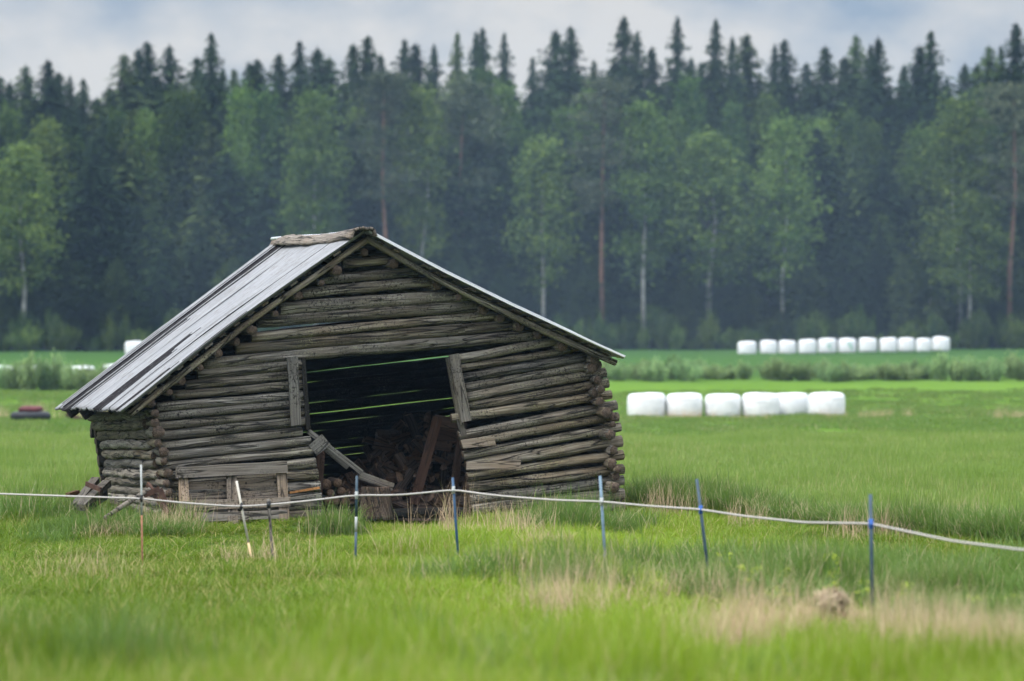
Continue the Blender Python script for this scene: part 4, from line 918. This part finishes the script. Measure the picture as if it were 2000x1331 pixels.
# bushes in the ditch
def bush(px, ybase, top, Y, wpx, label, group, k):
    X = (px - 1000) / FPX * Y; zg = float(gz(X, Y)); h = max(.4, P(px, top, Y)[2] - zg); wm = wpx * Y / FPX / 2
    e = empty("willow_bush", label, "bush", group, loc=(X, Y, zg)); e.scale = (wm, wm * .8, h); e.rotation_euler.z = k * 2.1
    link("leaves", BU[k % 4][0], e); link("stem", BU[k % 4][1], e)
random.seed(5)
k = 0
for x in np.arange(1180, 1475, 27): k += 1; bush(x + random.uniform(-6, 6), 740, random.uniform(694, 708) if 1290 < x < 1330 or x < 1215 else random.uniform(700, 714), 123.5 + random.uniform(-1.5, 1.5), random.uniform(56, 84), "%s ditch bush to the right of the barn's right eave" % ORD[int((x - 1180) / 27)], "ditch bushes near the eave", k)
for x in np.arange(1515, 2020, 27): k += 1; bush(x + random.uniform(-6, 6), 740, random.uniform(690, 702) if x > 1830 else random.uniform(700, 713), 123.5 + random.uniform(-1.5, 1.5), random.uniform(56, 84), "%s ditch bush after the gap below the far bales" % ORD[int((x - 1515) / 27)], "ditch bushes under the far bales", k)
for x in np.arange(-25, 215, 27): k += 1; bush(x + random.uniform(-6, 6), 745, random.uniform(692, 700) if 50 < x < 130 else random.uniform(706, 716), 113 + random.uniform(-1, 1), random.uniform(52, 76), "%s ditch bush from the left picture edge" % ORD[int((x + 25) / 27)], "ditch bushes left of the barn", k)

# ------------------------------------------------------------------ grass
def blades(n, half, h0, h1, w0, lean_, seed, c0=(0.2, 0.9), seg=3, head=False):
    r = np.random.default_rng(seed); bx = r.uniform(-half, half, n); by = r.uniform(-half, half, n)
    cl = np.stack([r.uniform(-half, half, 14), r.uniform(-half, half, 14)], 1); pick = r.integers(0, 14, n); mixk = r.random(n) < .55
    bx = np.where(mixk, cl[pick, 0] + r.normal(0, half * .14, n), bx); by = np.where(mixk, cl[pick, 1] + r.normal(0, half * .14, n), by)
    h = r.uniform(h0, h1, n) * np.where(r.random(n) < .12, 1.25, 1); az = r.uniform(0, 6.28, n); ln = np.abs(r.normal(0, lean_, n)) + .08; wz = r.uniform(.7, 1.3, n) * w0
    d = np.stack([np.cos(az), np.sin(az), np.zeros(n)], 1); s = np.stack([-np.sin(az + r.normal(0, .6, n)), np.cos(az), np.zeros(n)], 1)
    V = []; T = np.linspace(0, 1, seg + 1)
    for t in T[:-1]:
        c = np.stack([bx, by, h * t * (1 - .25 * ln * t)], 1) + d * (ln * h * t ** 2)[:, None]; wq = (wz * (1 - t * .55))[:, None]
        V += [c - s * wq / 2, c + s * wq / 2]
    V.append(np.stack([bx, by, h * (1 - .25 * ln)], 1) + d * (ln * h)[:, None])
    m = 2 * seg + 1; V = np.stack(V, 1).reshape(-1, 3); faces = []
    b = np.arange(n) * m
    F4 = [np.stack([b + 2 * i, b + 2 * i + 1, b + 2 * i + 3, b + 2 * i + 2], 1) for i in range(seg - 1)]; F3 = np.stack([b + 2 * seg - 2, b + 2 * seg - 1, b + 2 * seg], 1)
    tri = [F3] + [x[:, [0, 1, 2]] for x in F4] + [x[:, [0, 2, 3]] for x in F4]
    c = r.uniform(*c0, n); cc = np.repeat(c, m); hh = np.tile(np.concatenate([np.repeat(T[:-1], 2), [1.0]]), n)
    return V, np.concatenate(tri), np.stack([cc, hh, np.repeat(r.random(n), m), np.ones_like(cc)], 1)
def grass_mat(name, c0, c1, dry, dryamt, patch=None, trans=.45, lime=None):
    m, nt, N, L, b = mat(name); N.remove(b); out = N['Material Output']
    at = N.new("ShaderNodeAttribute"); at.attribute_name = 'bc'; s = N.new("ShaderNodeSeparateColor"); L.new(at.outputs['Color'], s.inputs[0])
    g = N.new("ShaderNodeNewGeometry").outputs['Position']
    n1 = noise(N, L, g, .55, 4, .6); n2 = noise(N, L, g, .16, 3, .5)
    c = mixc(N, L, s.outputs[0], c0, c1)
    if patch: c = mixc(N, L, mrange(N, L, n1, .40, .62, 0, .75), c, patch)
    if lime:     # younger yellow-green growth over the middle of the strip
        sp = N.new("ShaderNodeSeparateXYZ"); L.new(g, sp.inputs[0]); q = math_(N, L, 'ADD', sp.outputs[0], math_(N, L, 'MULTIPLY', n1, 1.6))
        c = mixc(N, L, math_(N, L, 'MULTIPLY', mrange(N, L, q, -1.3, .6, 0, .62), mrange(N, L, q, 2.2, 3.6, 1, .15)), c, lime)
    c = mixc(N, L, math_(N, L, 'MULTIPLY', mrange(N, L, math_(N, L, 'ADD', s.outputs[2], math_(N, L, 'MULTIPLY', n2, .6)), 1.32 - dryamt, 1.36 - dryamt), .9), c, dry)
    d = N.new("ShaderNodeBsdfDiffuse"); t = N.new("ShaderNodeBsdfTranslucent"); gl = N.new("ShaderNodeBsdfGlossy"); gl.inputs['Roughness'].default_value = .42; gl.inputs[0].default_value = (.8, .85, .8, 1)
    L.new(c, d.inputs[0]); L.new(c, t.inputs[0])
    x = N.new("ShaderNodeMixShader"); x.inputs[0].default_value = trans; L.new(d.outputs[0], x.inputs[1]); L.new(t.outputs[0], x.inputs[2])
    y = N.new("ShaderNodeMixShader"); y.inputs[0].default_value = .016; L.new(x.outputs[0], y.inputs[1]); L.new(gl.outputs[0], y.inputs[2]); L.new(y.outputs[0], out.inputs[0])
    return m
STRAW = (.42, .34, .20)
MG = grass_mat("meadow_blades", (.034, .082, .004), (.165, .255, .016), (.36, .31, .12), .20, (.10, .15, .006), lime=(.24, .34, .022))
FG = grass_mat("field_blades", (.095, .165, .032), (.28, .365, .082), (.36, .34, .14), .08, (.14, .23, .032))
FFG = grass_mat("far_field_blades", (.08, .128, .026), (.195, .255, .062), STRAW, .02, (.10, .20, .025))
DG = grass_mat("straw_blades", (.34, .235, .14), (.66, .49, .33), (.30, .34, .12), .15, None, .35)
TG = grass_mat("tall_dark_blades", (.045, .095, .014), (.16, .24, .045), STRAW, .12, (.10, .18, .03))
def patch_obj(name, V, Fc, C, m):
    me = new_mesh(name, V, Fc, None, [m], None, True, C); return bpy.data.objects.new(name, me)     # a source for the instances, never linked to the scene
def scatter(name, protos, pts, rots, scs, label=None):
    """one stuff object: a point mesh with a geometry node tree that puts grass tufts on its points"""
    me = bpy.data.meshes.new(name); me.vertices.add(len(pts)); me.vertices.foreach_set('co', np.asarray(pts, np.float32).ravel())
    a = me.attributes.new('rot', 'FLOAT', 'POINT'); a.data.foreach_set('value', np.asarray(rots, np.float32))
    a = me.attributes.new('sc', 'FLOAT_VECTOR', 'POINT'); a.data.foreach_set('vector', np.asarray(scs, np.float32).ravel())
    o = link(name, me); tag(o, kind='stuff')
    ng = bpy.data.node_groups.new(name + "_nodes", 'GeometryNodeTree'); ng.interface.new_socket("Geometry", in_out='INPUT', socket_type='NodeSocketGeometry'); ng.interface.new_socket("Geometry", in_out='OUTPUT', socket_type='NodeSocketGeometry')
    N = ng.nodes; L = ng.links; gi = N.new("NodeGroupInput"); go = N.new("NodeGroupOutput"); ip = N.new("GeometryNodeInstanceOnPoints"); j = N.new("GeometryNodeJoinGeometry")
    for p in protos:
        oi = N.new("GeometryNodeObjectInfo"); oi.inputs[0].default_value = p; oi.inputs['As Instance'].default_value = True; L.new(oi.outputs['Geometry'], j.inputs[0])
    ip.inputs['Pick Instance'].default_value = True
    ri = N.new("FunctionNodeRandomValue"); ri.data_type = 'INT'; ri.inputs[4].default_value = 0; ri.inputs[5].default_value = len(protos) - 1
    L.new(gi.outputs[0], ip.inputs['Points']); L.new(j.outputs[0], ip.inputs['Instance']); L.new(ri.outputs[2], ip.inputs['Instance Index'])
    na = N.new("GeometryNodeInputNamedAttribute"); na.data_type = 'FLOAT'; na.inputs[0].default_value = 'rot'; cx = N.new("ShaderNodeCombineXYZ"); L.new(na.outputs[0], cx.inputs[2])
    er = N.new("FunctionNodeEulerToRotation"); L.new(cx.outputs[0], er.inputs[0]); L.new(er.outputs[0], ip.inputs['Rotation'])
    nb = N.new("GeometryNodeInputNamedAttribute"); nb.data_type = 'FLOAT_VECTOR'; nb.inputs[0].default_value = 'sc'; L.new(nb.outputs[0], ip.inputs['Scale'])
    L.new(ip.outputs[0], go.inputs[0])
    md = o.modifiers.new("tufts", 'NODES'); md.node_group = ng; return o
def gridpts(y0, y1, step, jit, margin=1.2):
    out_ = []; y = y0
    while y < y1:
        hw = y * 1000 / FPX + margin; st = step
        x = np.arange(-hw, hw, st); out_.append(np.stack([x + rng.uniform(-jit, jit, len(x)) * st, np.full(len(x), y) + rng.uniform(-jit, jit, len(x)) * st], 1)); y += st
    return np.concatenate(out_)
def edge_y(x): return np.interp(x, [-7, -3, 1.2, 2.3, 4.9, 8], [31, 31, 32.5, 31.5, 26.6, 24.5])     # where the standing grass of the open field begins
def place(name, protos, p, sc, hfun=None):
    z = gz(p[:, 0], p[:, 1]); n = len(p); s = rng.uniform(.8, 1.2, n) * sc; hs = rng.uniform(.75, 1.25, n) * sc
    hs = hs * (1 + .28 * vnoise(p[:, 0] * 1.7, 91) + .22 * vnoise(p[:, 1] * 1.3 + p[:, 0] * .6, 92))
    if hfun is not None: hs = hs * hfun(p[:, 0], p[:, 1])
    return scatter(name, protos, np.stack([p[:, 0], p[:, 1], z - .01], 1), rng.uniform(0, 6.28, n), np.stack([s, s, hs], 1))
mg = [patch_obj("meadow_tuft", *blades(520, .34, .13, .34, .0085, .55, 30 + k), MG) for k in range(4)]
fg = [patch_obj("field_tuft", *blades(420, .36, .10, .22, .0105, .35, 40 + k, seg=2), FG) for k in range(3)]
ff = [patch_obj("far_tuft", *blades(300, .9, .05, .11, .03, .35, 45 + k, seg=2), FFG) for k in range(2)]
dg = [patch_obj("straw_tuft", *blades(60, .28, .30, .62, .0045, .38, 50 + k, (0, 1)), DG) for k in range(3)]
ds = [patch_obj("straw_mat", *blades(330, .30, .10, .28, .006, .9, 55 + k, (0, 1)), DG) for k in range(2)]
tg = [patch_obj("tall_tuft", *blades(300, .30, .25, .50, .009, .6, 60 + k), TG) for k in range(3)]
p = gridpts(7.6, 34, .46, .5); p = p[(p[:, 1] < edge_y(p[:, 0])) & ~inside(p[:, 0], p[:, 1], 0.12)]
def mh(x, y):
    px = 1000 + x / y * FPX; h = np.ones_like(x)
    h = np.where((y > 24) & (y < 32), .55, h); h = np.where((y > 15) & (y <= 24), .66, h); h = np.where((y > 17) & (y <= 24) & (x > 1.2), .45, h)
    h = np.where((px > 330) & (px < 930) & (y > 26.0), .26, h)
    return h
place("meadow_grass", mg, p, 1.0, mh)
p = gridpts(24, 62, .50, .5, 2.5); p = p[(p[:, 1] >= edge_y(p[:, 0]) - .1) & ~inside(p[:, 0], p[:, 1], 0.25)]; place("field_grass", fg, p, 1.0)
p = gridpts(61, 112, 1.35, .5, 4); place("far_field_grass", ff, p, 1.0)
def around(px, py, n, sx, sy, Y=None):
    """points scattered on the ground round the place seen at (px, py)"""
    Y = Y or FPX * (CAMZ - 0.05) / (py - 665.5); c = P(px, py, Y); return np.stack([rng.normal(c[0], sx, n), rng.normal(c[1], sy, n)], 1)
dry = np.concatenate([around(1425, 1240, 12, .07, .45, 16.4), around(1515, 1240, 8, .06, .4, 16.9), around(1865, 1310, 22, .22, .6, 14.8), around(1770, 1290, 8, .12, .5, 15.6), around(1960, 1310, 10, .14, .5, 15), around(1130, 1150, 8, .4, .5, 19.5),
                      around(1130, 1130, 3, .5, .6, 20.5), around(1020, 1090, 2, .4, .5, 22.5), around(1290, 1120, 6, .3, .5, 21), around(475, 1060, 2, .12, .2, 24.6), around(640, 1060, 2, .3, .3, 24.6),
                      around(940, 1020, 3, .2, .15, 27.6), around(1010, 1025, 2, .15, .2, 27), around(865, 1000, 1, .12, .1, 28), around(1345, 960, 5, .25, .15, 31.2), around(1600, 1000, 6, 1.0, .2, 29.4), around(1750, 1020, 5, .8, .2, 28), around(230, 1010, 6, .3, .3, 28.4), around(330, 1010, 5, .15, .2, 28.8), around(100, 1080, 4, .6, .8, 24)])
dry = dry[~inside(dry[:, 0], dry[:, 1], .05)]; place("dry_grass", dg, dry, .80)
mat_ = np.concatenate([around(1425, 1240, 5, .05, .35, 16.3), around(1515, 1240, 4, .04, .3, 16.8), around(1870, 1310, 9, .17, .45, 14.6), around(1775, 1290, 3, .08, .3, 15.2), around(1960, 1310, 4, .1, .3, 14.8), around(1040, 1025, 4, .12, .15, 26), around(950, 1010, 2, .3, .2, 27.6), around(1625, 1200, 14, .055, .05, 18.7), around(1130, 1120, 3, .5, .6, 20.5), around(1280, 1150, 3, .15, .2, 20.5)])
place("withered_grass", ds, mat_, .62)
tall = np.concatenate([around(300, 1010, 6, .14, .2, 28.6), around(220, 1010, 16, .38, .35, 28.8), around(90, 985, 8, .5, .4, 30.5), around(1120, 1000, 10, .35, .15, 28.9), around(1210, 1000, 6, .2, .2, 29.5), around(650, 1010, 3, .1, .1, 28.6),
                       around(1560, 1100, 44, 1.1, .9, 22), around(1850, 1120, 75, .8, .9, 21.3), around(1930, 1200, 24, .25, .8, 18.6), around(1350, 1070, 16, .8, 1.0, 23), around(1700, 1060, 20, 1.0, .8, 24.5), around(1950, 1200, 10, .3, .6, 17.5), around(900, 1290, 8, .8, .8, 13.5), around(300, 1250, 10, .8, 1.0, 14.5)])
ex_ = rng.uniform(1.5, 6.6, 260); tall = np.concatenate([tall, np.stack([ex_, edge_y(ex_) + rng.uniform(-.1, .5, 260)], 1)])
tall = tall[~inside(tall[:, 0], tall[:, 1], .05)]; place("tall_grass", tg, tall, .85)
dryf = np.stack([rng.uniform(3.5, 16.5, 120), 86 + rng.normal(0, .8, 120)], 1); dryf = dryf[(vnoise(dryf[:, 0] * .7, 3) > -.1)]; place("dry_field_grass", dg, dryf[::2], .6)
dryl = np.stack([rng.uniform(-17, -11, 25), 88 + rng.normal(0, .6, 25)], 1); place("dry_bank_grass", dg, dryl, .9)
# a single pale tussock of dead grass near the rightmost stake
rt = np.random.default_rng(77); n = 1500; d_ = rt.normal(0, 1, (n, 3)); d_[:, 2] = np.abs(d_[:, 2]) * .9; d_ /= np.linalg.norm(d_, axis=1, keepdims=True)
cen_ = d_ * np.array([.10, .09, .085]) * rt.uniform(.4, 1.1, (n, 1)) * (1 + .35 * np.sin(d_[:, :1] * 5 + d_[:, 1:2] * 4)) + [0, 0, .175]; tn = np.cross(d_, rt.normal(0, 1, (n, 3))); tn[:, 2] -= .2
v_, f_, c_ = quads(cen_, tn, d_, rt.uniform(.07, .18, n), rt.uniform(.005, .010, n), rt.random(n))
tz = P(1624, 1190, 18.6); to = link("grass_tussock", new_mesh("grass_tussock", v_, f_, None, [grass_mat('pale_tussock_blades', (.22, .16, .10), (.62, .49, .34), (.4, .36, .2), .12, None, .3)], None, False, c_)); to.location = (tz[0], 18.6, float(gz(tz[0], 18.6)) - .01)
tag(to, "round pale tussock of dead grass left of the rightmost stake", "grass tussock")
# yellow-topped weeds on the right
def weed(k):
    r = np.random.default_rng(700 + k); mb = MB(); cen = []; dr = []; cv = []; mats_ = []
    for i in range(9):
        b0 = np.array([r.normal() * .05, r.normal() * .05, 0]); tp = b0 + [r.normal() * .08, r.normal() * .08, r.uniform(.35, .6)]
        tubegeo(mb, [b0, (b0 + tp) / 2, tp], [.003, .003, .002], 4, cap=False)
        for q in range(7): 
            a = r.normal(0, 1, 3); a[2] = abs(a[2]) * .4; c = b0 + (tp - b0) * r.uniform(.2, .9) + a * .02; d = a / np.linalg.norm(a); s = np.cross(d, [0, 0, 1]); s /= np.linalg.norm(s) + 1e-6
            mb.add(np.array([c, c + d * .035 + s * .012, c + d * .07, c + d * .035 - s * .012]), [(0, 1, 2, 3)], None, 0)
        for q in range(12):
            c = tp + r.normal(0, 1, 3) * [.03, .03, .02]; a = r.normal(0, 1, 3) * .011; b2 = np.cross(a, r.normal(0, 1, 3)); b2 = b2 / (np.linalg.norm(b2) + 1e-6) * .011
            mb.add(np.array([c - a, c + b2, c + a, c - b2]), [(0, 1, 2, 3)], None, 1)
    me = mb.mesh("yellow_weed", [simple("weed_green", (.10, .19, .04), .8), simple("weed_yellow", (.26, .33, .035), .8)]); return bpy.data.objects.new("weed_tuft", me)
wd = [weed(k) for k in range(3)]
wp = np.concatenate([around(1800, 1090, 20, .8, .6, 20), around(1950, 1100, 14, .4, .6, 19.5), around(1610, 1090, 9, .5, .5, 21), around(1560, 1080, 4, .5, .5, 21.5)]); place("yellow_weeds", wd, wp[::2], .5)

# ------------------------------------------------------------------ haze
hz = MB(); x0, x1, y0, y1, z0, z1 = -395, 395, -5.5, 860, -3, 40
hz.add(np.array([(x0, y0, z0), (x1, y0, z0), (x1, y1, z0), (x0, y1, z0), (x0, y0, z1), (x1, y0, z1), (x1, y1, z1), (x0, y1, z1)]), [(3, 2, 1, 0), (4, 5, 6, 7), (0, 1, 5, 4), (1, 2, 6, 5), (2, 3, 7, 6), (3, 0, 4, 7)])
hm = bpy.data.materials.new("haze"); hm.use_nodes = True; nt = hm.node_tree; nt.nodes.clear(); o_ = nt.nodes.new("ShaderNodeOutputMaterial"); pv = nt.nodes.new("ShaderNodeVolumePrincipled")
pv.inputs['Color'].default_value = (.50, .74, 1, 1); pv.inputs['Density'].default_value = .00024; pv.inputs['Anisotropy'].default_value = .2
nt.links.new(pv.outputs[0], o_.inputs['Volume'])
HZ = hz.build("haze", [hm]); tag(HZ, kind='stuff')

# a bank of mist lying before the middle of the forest
mb = MB(); v = []; f = []; K = 24
for i in range(K + 1):
    th = math.pi * i / K
    for j in range(K * 2): a = 2 * math.pi * j / (K * 2); v.append((7 + 30 * math.sin(th) * math.cos(a), 168 + 34 * math.sin(th) * math.sin(a), 7.5 + 13.5 * math.cos(th)))
for i in range(K):
    for j in range(K * 2): j2 = (j + 1) % (K * 2); f.append((i * K * 2 + j, (i + 1) * K * 2 + j, (i + 1) * K * 2 + j2, i * K * 2 + j2))
mm_ = bpy.data.materials.new("mist"); mm_.use_nodes = True; nt = mm_.node_tree; nt.nodes.clear(); o_ = nt.nodes.new("ShaderNodeOutputMaterial"); pv = nt.nodes.new("ShaderNodeVolumePrincipled")
pv.inputs['Color'].default_value = (.62, .80, 1, 1); pv.inputs['Density'].default_value = .00042; nt.links.new(pv.outputs[0], o_.inputs['Volume'])
mb.add(np.array(v), f); MI = mb.build("mist", [mm_]); tag(MI, kind='stuff')
